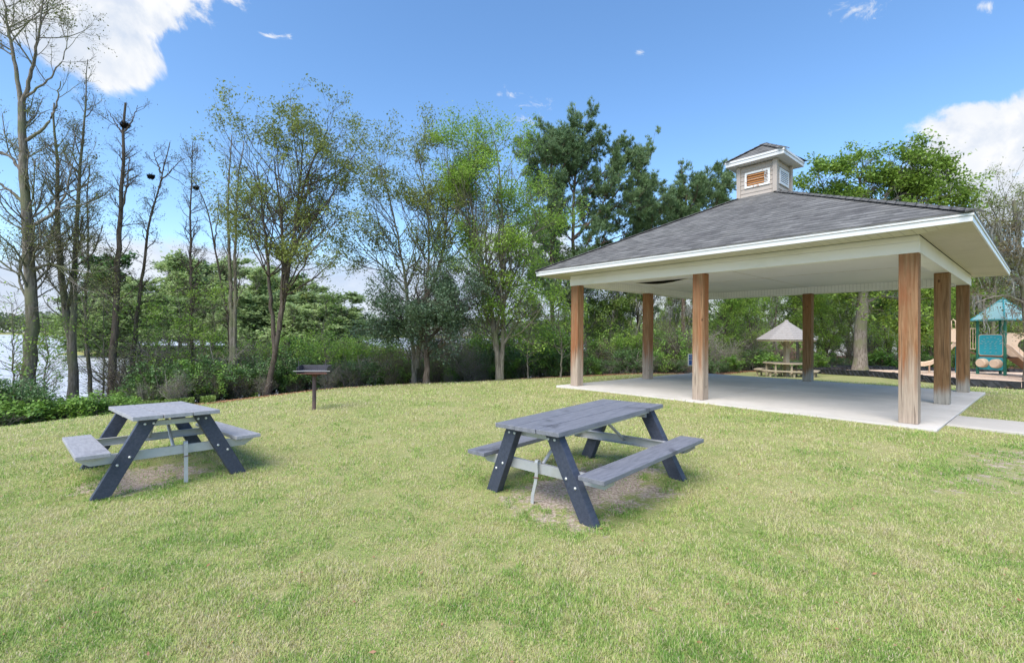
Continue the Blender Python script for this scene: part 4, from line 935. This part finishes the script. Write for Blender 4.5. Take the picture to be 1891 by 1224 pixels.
# ------------------------------------------------------------ grey house seen through the trunks
hY = 58; hp0 = pix(1632, 640, hY); hg = gz(hp0.x, hY); ho = empty('house', (hp0.x, hY, hg), (0, 0, -.5), 'pale grey house glimpsed between tree trunks behind the pavilion', 'house')
mb = MB(); mb.box((0, 0, 2.9), (15, 9, 5.8)); mb.build('wall', M['house_wall'], ho)
mb = MB(); mb.prism([(-8, -5, 5.8), (-8, 5, 5.8), (-8, 0, 8.6)], (16, 0, 0)); mb.build('roof', M['shingle'], ho)
for x in (-5.4, -1.8, 1.8, 5.4):
    for z in (1.7, 4.4):
        mb = MB(); mb.box((x, -4.52, z), (1.2, .06, 1.5)); w_ = mb.build('window', M['white'], ho); mb = MB(); mb.box((x, -4.56, z), (1.0, .04, 1.3)); mb.build('pane', M['glass'], w_)
# ------------------------------------------------------------ trees, each placed from its own trunk and depth
# tall sparse trees along the lake edge, left to right
t1, sk1 = tree('bare_tree', [([(46, 742), (58, 640), (60, 560), (52, 480), (50, 400), (42, 300), (40, 190)], .185, .085), ([(40, 195), (28, 120), (14, 50), (4, -60)], .065, .012), ([(41, 192), (60, 130), (72, 60), (84, -30)], .06, .012),
      ([(46, 180), (88, 150), (118, 110), (126, 70)], .035, .008), ([(56, 420), (98, 396), (126, 350), (134, 300)], .055, .014), ([(50, 330), (20, 290), (-20, 270)], .06, .015), ([(58, 500), (90, 486), (130, 498), (170, 505)], .05, .012), ([(46, 260), (80, 240), (104, 200), (112, 150)], .05, .012),
      ([(50, 380), (16, 350), (-30, 320)], .06, .012)], 13.6,
     'tallest budding tree at the lake edge, thick mossy trunk and big curved limb', n1=100, n2=800, n3=3600, l1=.19, nleaf=12000, ls=(.03, .075), seed=21, leaf='leaf_bud', trop=.10)
tree('bare_tree', [([(137, 744), (134, 660), (124, 580), (112, 500), (106, 400), (104, 300), (100, 190)], .15, .02), ([(137, 690), (134, 600), (138, 500), (142, 400), (150, 280), (158, 180), (162, 110)], .11, .010)], 14.5,
     'grey twin trunk tree right of the mossy trunk at the lake edge', n1=80, n2=560, n3=2400, l1=.16, nleaf=4200, ls=(.03, .07), seed=22, leaf='leaf_bud', trop=.12, group='bare trees along the lake')
tree('bare_tree', [([(172, 736), (160, 640), (158, 540), (164, 450), (160, 380), (166, 300)], .07, .012)], 15.2, 'thinnest bare stem just right of the twin trunk', n1=34, n2=160, n3=500, l1=.14, nleaf=700, ls=(.03, .07), seed=23, trop=.1, group='bare trees along the lake')
tree('bare_tree', [([(207, 738), (208, 660), (215, 590), (217, 500), (221, 420), (226, 330), (229, 240), (232, 190)], .13, .03), ([(229, 245), (244, 225), (254, 195)], .03, .008), ([(229, 250), (212, 225), (200, 205)], .03, .008), ([(222, 400), (236, 340), (240, 290)], .04, .01)], 14.8,
     'bare tree holding the black nest high at its tip', n1=60, n2=360, n3=1200, l1=.12, nleaf=1700, ls=(.03, .06), seed=24, bark='bark_dark', trop=.02, group='bare trees along the lake')
tree('bare_tree', [([(240, 730), (246, 640), (256, 560), (268, 480), (272, 420), (286, 370), (300, 320), (314, 262)], .09, .012), ([(296, 335), (320, 310), (334, 296)], .03, .008), ([(298, 320), (288, 296), (284, 280)], .03, .008)], 15.5,
     'crooked bare tree leaning right over the lake edge shrubs', n1=40, n2=180, n3=500, l1=.12, nleaf=1500, ls=(.03, .06), seed=25, bark='bark_dark', trop=.0, wob=.22, group='bare trees along the lake')
tree('bare_tree', [([(352, 700), (354, 560), (351, 450), (352, 360), (356, 262)], .09, .01)], 16.5, 'straight slim bare pole tree with wispy twigs, left of the leaning stem', n1=70, n2=420, n3=1500, l1=.13, nleaf=1500, ls=(.03, .06), seed=26, bark='bark_dark', trop=.08, leaf='leaf_brown', group='bare trees along the lake')
tree('bare_tree', [([(432, 700), (424, 600), (408, 520), (395, 450), (384, 390), (370, 350), (356, 330)], .07, .012), ([(396, 460), (402, 400), (404, 360)], .03, .008)], 17, 'thin stem leaning left, with a small dark nest near its top', n1=34, n2=150, n3=500, l1=.10, nleaf=1400, ls=(.03, .06), seed=27, bark='bark_dark', leaf='leaf_brown', group='bare trees along the lake')
tree('bare_tree', [([(430, 712), (428, 600), (424, 480), (420, 380), (428, 250)], .11, .012), ([(432, 712), (434, 560), (434, 440), (440, 330), (450, 260)], .09, .012)], 16.2, 'upright double stemmed bare tree left of the leafy olive tree', n1=60, n2=300, n3=900, l1=.12, nleaf=1000, ls=(.03, .06), seed=28, bark='bark_grey', trop=.12, leaf='leaf_bud', ang1=(.3, .7), group='bare trees along the lake')
# olive leafed tree with several stems
tree('leafy_tree', [([(492, 716), (510, 640), (524, 560), (536, 480), (548, 400), (556, 320), (562, 235)], .10, .014), ([(508, 650), (500, 560), (494, 470), (484, 380), (474, 300)], .08, .015), ([(516, 610), (524, 500), (520, 420), (512, 340), (506, 290)], .08, .015), ([(540, 460), (566, 420), (600, 380), (632, 330)], .06, .012), ([(546, 420), (560, 340), (584, 280), (606, 240)], .06, .012)], 15.6,
     'olive leaved multi stemmed tree with leaning base, behind the grill', n1=90, n2=600, n3=2000, l1=.22, nleaf=28000, ls=(.05, .12), seed=31, leaf='leaf_olive', bark='bark_dark', tr1=(.32, 1), trop=.08, lprof=lambda t: .5 + 1.1 * np.sin(PI * np.clip(t, 0, 1)) ** 1, ljit=.12, asp=.42)
# fine leafed trees in the middle
tree('leafy_tree', [([(765, 700), (762, 620), (754, 560), (742, 480), (728, 400), (712, 340), (700, 300)], .10, .012), ([(766, 690), (778, 600), (792, 500), (792, 400), (780, 320), (768, 280)], .085, .012), ([(770, 680), (784, 560), (816, 480), (824, 400), (830, 320), (842, 290)], .10, .015), ([(750, 540), (716, 500), (680, 470), (652, 440)], .05, .01)], 18.5,
     'tall open tree with fine pale olive leaves above the dark evergreen bush', n1=120, n2=750, n3=2400, l1=.22, nleaf=27000, ls=(.055, .13), seed=32, leaf='leaf_olive', bark='bark_grey', tr1=(.30, 1), trop=.10, ljit=.14, asp=.45, lprof=lambda t: .8 + .5 * np.sin(PI * t))
tree('leafy_tree', [([(922, 702), (916, 620), (900, 540), (886, 460), (870, 380), (864, 300), (872, 262)], .115, .02), ([(926, 700), (930, 600), (926, 520), (930, 420), (924, 330), (915, 268)], .10, .02), ([(918, 660), (908, 600), (884, 550), (856, 510)], .07, .015), ([(930, 560), (956, 490), (980, 440), (996, 400)], .07, .015), ([(904, 560), (880, 440), (842, 370), (826, 300)], .07, .015), ([(927, 640), (950, 600), (975, 575), (1000, 560)], .06, .012)], 17.6,
     'fullest bright lime green tree between the dark evergreen bush and the pines', n1=170, n2=1100, n3=3400, l1=.20, nleaf=44000, ls=(.05, .115), seed=33, leaf='leaf_bright', bark='bark_grey', tr1=(.14, 1), trop=.07, ljit=.16, asp=.5, lprof=lambda t: .9 + .4 * np.sin(PI * t))
# light saplings between the trunks
for px, base, top, Y, k in ((24, 744, 560, 13.2, 'sapling beside the tallest tree at the left edge'), (84, 742, 600, 14.6, 'sapling in front of the water between the big trunks'), (192, 736, 520, 15.0, 'sapling left of the nest tree'), (258, 720, 540, 15.6, 'sapling right of the nest tree'), (330, 716, 530, 16, 'sapling left of the straight bare pole'), (392, 712, 545, 16.4, 'sapling left of the double stemmed bare tree'), (600, 716, 555, 17.0, 'sapling with lime leaves up and right of the grill'), (1035, 698, 520, 18.2, 'lime sapling beside the front left pavilion post'), (975, 700, 550, 18.4, 'sapling right of the lime green tree')):
    j = px % 7 - 3
    tree('sapling', [([(px, base), (px + j, (base * 2 + top) / 3), (px - j * 2, (base + top * 2) / 3), (px + j * 2, top)], .035, .006)], Y, 'thin spring green ' + k, group='thin saplings along the wood edge', bark='bark_grey', n1=34, n2=150, n3=420, l1=.36, nleaf=2200 if px > 200 else 1100, ls=(.045, .10), seed=900 + px, leaf='leaf_bright', tr1=(.2, 1), ang1=(.6, 1.3), trop=.02, ljit=.1, lprof=lambda t: 1.1 - .5 * t)
# pines
for (st, Y, lab, sd, nn_, az) in (
    ([([(1018, 690), (1020, 560), (1018, 440), (1016, 360), (1018, 285)], .15, .05), ([(1017, 370), (1000, 320), (985, 290)], .06, .02), ([(1017, 350), (1040, 310), (1052, 280)], .06, .02)], 24, 'left one of the two tall pines behind the pavilion roof edge', 41, 7000, (-.1, -.2, .2)),
    ([([(1060, 690), (1060, 560), (1058, 440), (1060, 340), (1066, 290), (1072, 255)], .16, .05), ([(1060, 440), (1110, 390), (1160, 330), (1198, 300)], .08, .02), ([(1062, 380), (1100, 335), (1125, 305)], .07, .02), ([(1060, 470), (1110, 450), (1160, 430)], .06, .02), ([(1064, 340), (1085, 300), (1094, 270)], .06, .02), ([(1060, 400), (1030, 360), (1000, 330)], .05, .02), ([(1060, 360), (1040, 310), (1030, 275)], .05, .02), ([(1060, 420), (1130, 400), (1180, 370)], .05, .02)], 25, 'right one of the two tall pines, long limbs reaching right above the pavilion roof', 42, 15000, (.2, -.1, .1))):
    tree('pine_tree', st, Y, lab, cat='pine tree', bark='bark_brown', leaf='needle', n1=56 if sd == 41 else 90, n2=800, n3=3600, l1=.18, l2=.42, l3=.42, tr1=(.28, 1), ang1=(.6, 1.15), trop=.09, needles=nn_, ls=(.17, .011), seed=sd, wob=.10, lprof=lambda t: 1.1 - .45 * t, az=az, twig='bark_dark')
tree('pine_tree', [([(1262, 690), (1262, 560), (1264, 460), (1266, 400), (1268, 360)], .16, .05), ([(1264, 460), (1220, 410), (1196, 370)], .07, .02), ([(1266, 440), (1305, 400), (1325, 372)], .07, .02), ([(1266, 420), (1292, 388), (1298, 365)], .06, .02)], 27,
     'lower broad pine peeking over the pavilion roof left of the cupola', cat='pine tree', bark='bark_brown', leaf='needle', n1=80, n2=600, n3=2200, l1=.17, l2=.4, l3=.4, tr1=(.4, 1), ang1=(.5, 1.1), trop=.10, needles=10000, ls=(.18, .012), seed=43, wob=.1, twig='bark_dark', lprof=lambda t: 1.0)
tree('pine_tree', [([(1180, 690), (1178, 560), (1176, 470), (1176, 400)], .13, .04), ([(1177, 470), (1200, 430), (1222, 400)], .05, .02)], 26,
     'shortest pine, low between the tall pair and the broad pine', cat='pine tree', bark='bark_brown', leaf='needle', n1=50, n2=400, n3=1500, l1=.16, l2=.4, l3=.4, tr1=(.3, 1), ang1=(.5, 1.1), trop=.08, needles=3600, ls=(.18, .012), seed=44, wob=.1, twig='bark_dark', lprof=lambda t: 1.0)
# oak right of the cupola
tree('oak_tree', [([(1588, 676), (1590, 600), (1596, 520), (1606, 440), (1620, 380)], .36, .2), ([(1602, 460), (1565, 410), (1538, 370), (1510, 335)], .15, .03), ([(1608, 430), (1592, 360), (1580, 300)], .14, .03), ([(1615, 400), (1645, 345), (1668, 300)], .14, .03), ([(1612, 420), (1675, 385), (1725, 365), (1770, 368)], .13, .03), ([(1596, 560), (1625, 545), (1660, 550), (1690, 575)], .10, .03), ([(1618, 390), (1690, 345), (1718, 318)], .10, .03)], 27,
     'large oak with broad green crown rising over the roof right of the cupola', cat='oak tree', bark='bark_grey', leaf='leaf_oak', n1=150, n2=1300, n3=4500, l1=.145, l2=.5, nleaf=50000, ls=(.10, .23), seed=51, tr1=(.3, 1), ang1=(.5, 1.2), trop=.03, ljit=.20, asp=.55, moss=160, flat1=.3, lprof=lambda t: .9)
tree('mossy_tree', [([(1905, 690), (1900, 600), (1890, 520), (1880, 440), (1872, 370)], .22, .06), ([(1892, 530), (1850, 490), (1812, 470), (1790, 480)], .09, .02), ([(1888, 500), (1840, 430), (1810, 390)], .08, .02), ([(1885, 470), (1920, 400), (1940, 350)], .08, .02), ([(1895, 560), (1860, 545), (1830, 548), (1800, 560)], .06, .02)], 19,
     'brown budding tree hung with pale grey moss, over the teal play roof', bark='bark_grey', leaf='leaf_brown', n1=110, n2=700, n3=2200, l1=.17, nleaf=6500, ls=(.05, .11), seed=52, tr1=(.2, 1), ang1=(.5, 1.2), trop=.0, ljit=.14, moss=420, twig='twig_pale', flat1=.2)
tree('budding_tree', [([(1830, 684), (1834, 600), (1838, 520), (1846, 440), (1858, 360)], .18, .03), ([(1838, 520), (1810, 440), (1796, 400)], .07, .02), ([(1842, 470), (1880, 410), (1900, 360)], .07, .02)], 36,
     'olive brown budding tree behind the play tower, right of the oak', bark='bark_grey', leaf='leaf_olive', n1=110, n2=700, n3=2200, l1=.2, nleaf=11000, ls=(.09, .18), seed=53, tr1=(.15, 1), ljit=.2, twig='twig_pale', lprof=lambda t: 1.0)
# dark evergreen bush tree
tree('evergreen_tree', [([(788, 704), (788, 650), (786, 610), (792, 560)], .13, .05), ([(788, 640), (755, 600), (715, 570)], .06, .02), ([(788, 630), (825, 590), (868, 570)], .06, .02), ([(790, 600), (814, 560), (828, 530)], .05, .02), ([(786, 610), (770, 570), (760, 545)], .05, .02)], 16.8,
     'dark blue green evergreen bush tree right of the grill', bark='bark_dark', leaf='leaf_holly', n1=100, n2=1000, n3=4000, l1=.42, l2=.5, nleaf=40000, ls=(.055, .12), seed=61, tr1=(.3, 1), ang1=(.6, 1.4), trop=.02, ljit=.12, asp=.4, lprof=lambda t: .9)
# nests
def nest(px, py, Y, rad, lab):
    r = np.random.default_rng(int(px)); p = np.array(pix(px, py, Y)); N = 170; d = r.normal(0, 1, (N, 3)); d /= np.linalg.norm(d, axis=1)[:, None]; d[:, 2] = -np.abs(d[:, 2]) * .8
    c = d * rad * r.uniform(.5, 1, (N, 1)); t = np.cross(d, r.normal(0, 1, (N, 3))); t /= np.linalg.norm(t, axis=1)[:, None]; L = rad * r.uniform(.4, 1.1, (N, 1))
    P = np.stack([c - t * L, c - t * L * .3 + d * rad * .05, c + t * L * .3 + d * rad * .05, c + t * L], 1); V, Fi = tubes([(P, np.full((N, 4), rad * .07), 3)])
    o = np_mesh('bird_nest', V, Fi, M['nest']); o.location = p; tag(o, lab, 'nest')
M['nest'] = mat('nest_twigs', (.02, .016, .013), .95, .1)
nest(231, 230, 14.8, .12, 'black twig nest at the top of the tallest nest tree'); nest(279, 325, 15.5, .10, 'loose scraggly nest in the crooked leaning tree'); nest(362, 346, 17, .09, 'small dark nest near the tip of the thin left leaning stem')

# ------------------------------------------------------------ shrubs, each a thing; prototypes are used themselves, then copied
rr = random.Random(4)
PB = {'dark': [shrub_proto('dark_shrub', 2.2, 2.4, 12, 90, 700, 7500, (.06, .13), 'leaf_dark', 'bark_dark', 71), shrub_proto('dark_shrub', 2.0, 2.6, 14, 110, 800, 8000, (.055, .12), 'leaf_dark', 'twig_pale', 72)],
      'green': [shrub_proto('green_shrub', 2.2, 2.4, 10, 80, 650, 5500, (.065, .14), 'leaf_green', 'bark_grey', 73), shrub_proto('green_shrub', 2.0, 2.2, 12, 90, 700, 6500, (.06, .125), 'leaf_green', 'bark_dark', 74)],
      'twig': [shrub_proto('twiggy_shrub', 2.6, 2.6, 22, 200, 1400, 2200, (.035, .08), 'leaf_mid', 'twig_pale', 75), shrub_proto('twiggy_shrub', 2.4, 2.8, 24, 220, 1500, 1400, (.035, .08), 'leaf_bud', 'bark_grey', 76)],
      'lime': [shrub_proto('lime_shrub', 2.6, 2.6, 8, 90, 600, 4200, (.06, .13), 'leaf_bright', 'bark_grey', 77, ljit=.12, low=.3)],
      'low': [shrub_proto('low_plant', .7, 1.2, 26, 110, 300, 2600, (.05, .10), 'leaf_green', 'bark_grey', 78)]}
LOOK = {'dark': 'dark glossy shrub', 'green': 'mid green leafy shrub', 'twig': 'sparse twiggy shrub', 'lime': 'lime green shrub', 'low': 'low green weedy plant'}
SP = []
def S_(kind, px, off, top, wid=1.): SP.append((kind, px, off, top, wid))
for px in range(-40, 236, 26): S_('low', px, rr.uniform(-.4, .5), 748 - px * .02 - rr.uniform(0, 14), 1.3)
for px, top in ((-20, 694), (14, 690), (40, 722)): S_('dark', px, .35, top, .9)
for px, off, top in ((96, 3.5, 722), (186, 3.0, 712), (222, 3.0, 700)): S_('twig', px, off, top, .6)
K = [(250, 'green', 704), (272, 'dark', 684), (298, 'green', 676), (322, 'dark', 660), (350, 'green', 672), (378, 'dark', 664), (405, 'dark', 672), (436, 'green', 668), (462, 'dark', 655), (512, 'green', 672), (540, 'dark', 660), (556, 'dark', 650), (606, 'green', 668), (640, 'twig', 645), (668, 'dark', 660), (700, 'green', 672), (728, 'twig', 640), (752, 'green', 665), (822, 'twig', 640), (846, 'green', 660), (872, 'twig', 620), (902, 'dark', 650), (925, 'green', 664), (948, 'green', 640), (974, 'dark', 640), (1004, 'green', 632), (1032, 'dark', 640)]
for px, k, top in K: S_(k, px, 1.5 + rr.uniform(-.2, .35), top + rr.uniform(-6, 6), 1.05)
for px in range(262, 1050, 58): S_('twig', px + rr.uniform(-12, 12), 1.0 + rr.uniform(-.2, .4), 682 + rr.uniform(-18, 10), .8)
for px in range(250, 1060, 40):
    S_(rr.choice(['twig', 'twig', 'lime', 'twig', 'green'] if px < 880 else ['lime', 'green', 'twig']), px + rr.uniform(-9, 9), rr.uniform(2.8, 3.6), (634 if px < 660 else (640 if px < 760 else 600)) + rr.uniform(-20, 18), .85)
for px in range(270, 1080, 70):
    S_(rr.choice(['twig', 'lime', 'twig']), px + rr.uniform(-12, 12), rr.uniform(4.2, 5.2), (612 if px < 640 else (630 if px < 780 else 580)) + rr.uniform(-20, 20), .9)
# behind the pavilion
for px in range(1066, 1400, 24): S_(rr.choice(['dark', 'green', 'twig', 'dark']), px + rr.uniform(-7, 7), .9 + rr.uniform(-.2, .4), 652 + rr.uniform(-16, 14), 1.1)
for px in range(1075, 1420, 32): S_(rr.choice(['twig', 'lime', 'twig', 'green']), px + rr.uniform(-8, 8), rr.uniform(2.6, 4), 612 + rr.uniform(-22, 20), .9)
for px in range(1390, 1960, 30): S_(rr.choice(['dark', 'green', 'dark', 'green', 'low']), px + rr.uniform(-8, 8), .8 + rr.uniform(0, 1), 660 + rr.uniform(-14, 8), 1.3)
for px in range(1400, 1960, 42): S_(rr.choice(['green', 'lime', 'twig', 'dark']), px + rr.uniform(-10, 10), rr.uniform(3.5, 6.5), 632 + rr.uniform(-26, 14), .95)
LAND = [(130, 'below the tallest lake edge tree'), (236, 'between the twin trunk and the nest tree'), (345, 'behind the left picnic table'), (470, 'left of the olive leaved tree'), (560, 'behind the grill'), (660, 'just right of the grill'), (770, 'left of the dark evergreen'), (880, 'right of the dark evergreen'), (1000, 'under the lime green tree'),
        (1080, 'beside the front left pavilion post'), (1190, 'between the two left pavilion posts'), (1290, 'left of the middle front post'), (1400, 'right of the middle front post'), (1500, 'behind the shingle roofed table'), (1650, 'near the oak trunk'), (1760, 'between the right pavilion posts'), (3000, 'behind the play tower')]
SP.sort(key=lambda s: s[1]); cnt = {}; tot = {}
def land(px): return next(l for b, l in LAND if px < b)
for s in SP: tot[(s[0], land(s[1]))] = tot.get((s[0], land(s[1])), 0) + 1
names = {'dark': 'shrub', 'green': 'shrub', 'twig': 'shrub', 'lime': 'shrub', 'low': 'plant'}
grp = {'dark': 'dark shrubs along the wood edge', 'green': 'green shrubs along the wood edge', 'twig': 'twiggy shrubs along the wood edge', 'lime': 'lime green shrubs along the wood edge', 'low': 'low weedy plants at the lawn edge'}
def labelled(k, px, cnt, tot, LOOK):
    key = (k, land(px)); cnt[key] = cnt.get(key, 0) + 1; n = tot[key]
    return LOOK[k] + ' ' + key[1] + ('' if n == 1 else f', {ORD[cnt[key] - 1]} from left')
for (k, px, off, top, wid) in SP:
    Y = yb(px) + off; lab = labelled(k, px, cnt, tot, LOOK); pr = PB[k][0] if len(PB[k]) == 1 else rr.choice(PB[k])
    place(pr, px, Y, top, lab, names[k], grp[k], wid, rr)

# ------------------------------------------------------------ woodland trees behind: prototypes then copies
def wood_proto(name, H, leaf, bark, seed, nleaf, ls, low, spread, moss=0, stems=1, r0=.13):
    r = np.random.default_rng(seed); root = empty(name); SPp = []
    for k in range(stems):
        q = [np.array([0, 0, -.1])]; d = np.array([r.normal(0, .08), r.normal(0, .08), 1.]); 
        for j in range(9): q.append(q[-1] + d * H / 9); d = d + np.array([r.normal(0, .05), r.normal(0, .05), 0])
        SPp.append(resample(q, 16, r, .03))
    P0 = np.stack(SPp); R0 = np.tile(r0 * np.linspace(1, .15, 16), (stems, 1))
    P1, R1 = grow(P0, R0, 60, (low, 1), (.6, 1.3), lambda t, L: spread * (1.15 - .7 * t), 8, .14, .03, r, .01, .5)
    P2, R2 = grow(P1, R1, 420, (.2, 1), (.4, 1.1), lambda t, L: L * .45, 6, .2, .02, r, .007, .6)
    V, Fi = tubes([(P0, R0, 8), (P1, R1, 5)]); np_mesh('trunk', V, Fi, M[bark], root, smooth=True)
    p, T = clump(P2, nleaf, r, .1, .17, .44, 1.3); crown_mesh('crown', [(P2, R2, 3)], quads(p, r.uniform(ls[0], ls[1], len(p)), r, .3, .6), [M[bark], M[leaf]], root, r)
    if moss: V, Fi = moss_ribbons(P2, moss, r, (.3, .8), .03); np_mesh('hanging_moss', V, Fi, M['moss'], root, attr=r.random(len(Fi)))['kind'] = 'stuff'
    root['H'] = H; return root
WP = {'bright': [wood_proto('woodland_tree', 9, 'leaf_bright', 'bark_dark', 81, 12000, (.08, .17), .12, 2.5), wood_proto('woodland_tree', 9, 'leaf_bright', 'bark_grey', 82, 9000, (.08, .17), .35, 2.0)],
      'mid': [wood_proto('woodland_tree', 9, 'leaf_mid', 'bark_grey', 83, 12000, (.08, .17), .3, 2.2, 120)],
      'slim': [wood_proto('slim_tree', 9, 'leaf_olive', 'bark_grey', 84, 2600, (.07, .14), .3, 1.2, 120, 1, .10), wood_proto('slim_tree', 9, 'leaf_mid', 'bark_dark', 85, 2200, (.07, .14), .4, 1.3, 200, 1, .12)]}
WL = {'bright': 'fresh green woodland tree', 'mid': 'mid green woodland tree', 'slim': 'slim grey trunked tree'}
WG = {'bright': 'fresh green trees in the wood behind the pavilion', 'mid': 'mid green trees in the wood behind the pavilion', 'slim': 'slim trunked trees in the wood behind the pavilion'}
SQ = []
for px in range(1090, 1300, 27): SQ.append((rr.choice(['slim', 'slim', 'mid']), px + rr.uniform(-8, 8), rr.uniform(23, 29), 470 + rr.uniform(-20, 40)))
for px in range(1300, 1790, 24): SQ.append((rr.choice(['bright', 'bright', 'slim', 'slim', 'mid']), px + rr.uniform(-8, 8), rr.uniform(31, 40), 480 + rr.uniform(-20, 50)))
for px, Y, top in ((1330, 28.5, 520), (1392, 29.5, 530), (1530, 31, 520), (1500, 30.5, 500), (1640, 32, 525), (1716, 33, 520), (1800, 38, 500), (1870, 40, 480)): SQ.append(('bright', px, Y, top))
for px in range(1800, 1960, 26): SQ.append((rr.choice(['slim', 'mid']), px, rr.uniform(40, 48), 470 + rr.uniform(-30, 30)))
for px in range(1000, 1960, 36): SQ.append((rr.choice(['mid', 'slim', 'bright', 'mid']), px + rr.uniform(-9, 9), rr.uniform(44, 56) if px > 1160 else rr.uniform(27, 33), (520 if px > 1160 else 560) + rr.uniform(-16, 16)))
SQ.sort(key=lambda s: s[1]); cnt2 = {}; tot2 = {}
for s in SQ: tot2[(s[0], land(s[1]))] = tot2.get((s[0], land(s[1])), 0) + 1
for (k, px, Y, top) in SQ:
    lab = labelled(k, px, cnt2, tot2, WL); place(WP[k][0] if len(WP[k]) == 1 else rr.choice(WP[k]), px, Y, top, lab, 'tree', WG[k], 1, rr)
# wooded point across the water
FPp = [wood_proto('lakeshore_tree', 9, 'leaf_far2', 'bark_grey', 91, 9000, (.22, .42), .12, 3.0), wood_proto('lakeshore_tree', 9, 'leaf_far', 'bark_grey', 92, 9000, (.22, .42), .12, 3.2), wood_proto('lakeshore_tree', 9, 'leaf_dark', 'bark_dark', 93, 9000, (.2, .36), .3, 2.4)]
FT = [(158, 540, 1, 66), (176, 500, 0, 70), (196, 474, 2, 74), (222, 478, 2, 72), (244, 520, 1, 68), (262, 530, 0, 66), (288, 508, 1, 72), (312, 496, 1, 76), (334, 490, 0, 78), (352, 480, 2, 80), (374, 482, 1, 74), (396, 486, 1, 70), (418, 500, 0, 72), (440, 508, 1, 68), (464, 520, 1, 74), (486, 505, 0, 76), (508, 520, 1, 70), (530, 512, 2, 78), (552, 520, 1, 72), (574, 532, 0, 70), (596, 545, 1, 74), (616, 568, 1, 72), (636, 588, 0, 70), (654, 598, 1, 72), (272, 560, 1, 62), (330, 560, 0, 62), (390, 565, 1, 61), (450, 570, 0, 61), (210, 570, 1, 62), (520, 575, 1, 62), (580, 590, 0, 62)]
LK = ['mid green tree', 'pale spring green tree', 'dark tree']; seen = {}
FT.sort()
for (px, top, k, Y) in FT:
    seen[k] = seen.get(k, 0) + 1; place(FPp[k], px, Y, top, f'{LK[k]} on the wooded point across the water, {ORD[seen[k] - 1]} from left', 'tree', ['mid green', 'pale green', 'dark'][k] + ' trees on the wooded point', 1.15, rr)
seen2 = {}
for i, px in enumerate(range(164, 650, 21)):
    k = i % 2; seen2[k] = seen2.get(k, 0) + 1
    place(FPp[k], px + rr.uniform(-5, 5), 60.5 + rr.uniform(0, 3), 566 + rr.uniform(-16, 14), f'low {["mid green", "pale"][k]} bushy tree at the foot of the wooded point, {ORD[seen2[k] - 1]} from left', 'tree', 'low bushy trees at the foot of the wooded point', 1.7, rr)
# far wood on the opposite shore
r = np.random.default_rng(7); N = 60000; X = r.uniform(-620, 420, N); Y = 462 + r.random(N) ** 1.5 * 60; hgt = 11 + 9 * vnoise(X, Y, .05, 5) + 4 * vnoise(X, Y, .2, 6); Z = -1 + hgt * r.random(N) ** .6
leafquads('far_wood', np.stack([X, Y, Z], 1), r.uniform(1.2, 3.0, N), r, M['leaf_shore'], .1, .8); tag(bpy.data.objects['far_wood'], 'hazy line of woods on the opposite shore of the lake', 'woods', kind='stuff')
# mass of deeper wood filling the land behind the pavilion
N = 26000; X = r.uniform(2, 150, N); Y = r.uniform(56, 110, N); k = X / Y > .15; X, Y = X[k], Y[k]; N = len(X); Z = gz(60, 80) + (3.5 + 4.5 * vnoise(X, Y, .1, 9)) * r.random(N) ** .8
leafquads('deep_wood', np.stack([X, Y, Z], 1), r.uniform(.3, .7, N), r, M['leaf_mid'], .1, .8); tag(bpy.data.objects['deep_wood'], 'deeper woodland seen as a green mass behind the pavilion', 'woods', kind='stuff')
# leaf litter at the wood edge
N = 26000; px = r.uniform(60, 1400, N); Yb = np.interp(px, *EB); Y = Yb + r.normal(.35, .4, N); X = (px - 945.5) / F * Y
leafquads('leaf_litter', np.stack([X, Y, ground(X, Y) + .015], 1), r.uniform(.03, .08, N), r, M['dead'], .5, .6); tag(bpy.data.objects['leaf_litter'], 'reddish brown leaf litter where the lawn meets the shrubs', 'leaves', kind='stuff')
# weeds at the foot of the lake edge belt
N = 26000; px = r.uniform(-60, 400, N); Yb = np.interp(px, *EB); off = np.abs(r.normal(0, .9, N)); k = vnoise(px * .02, off, 3, 3) > .3; px, off, Yb = px[k], off[k], Yb[k]; Y = Yb + off; X = (px - 945.5) / F * Y; N = len(X)
leafquads('ground_weeds', np.stack([X, Y, ground(X, Y) + r.random(N) * .22], 1), r.uniform(.03, .075, N), r, M['leaf_mid'], .2, .4); tag(bpy.data.objects['ground_weeds'], 'fresh green ground cover weeds along the lawn edge by the lake', 'weeds', kind='stuff')
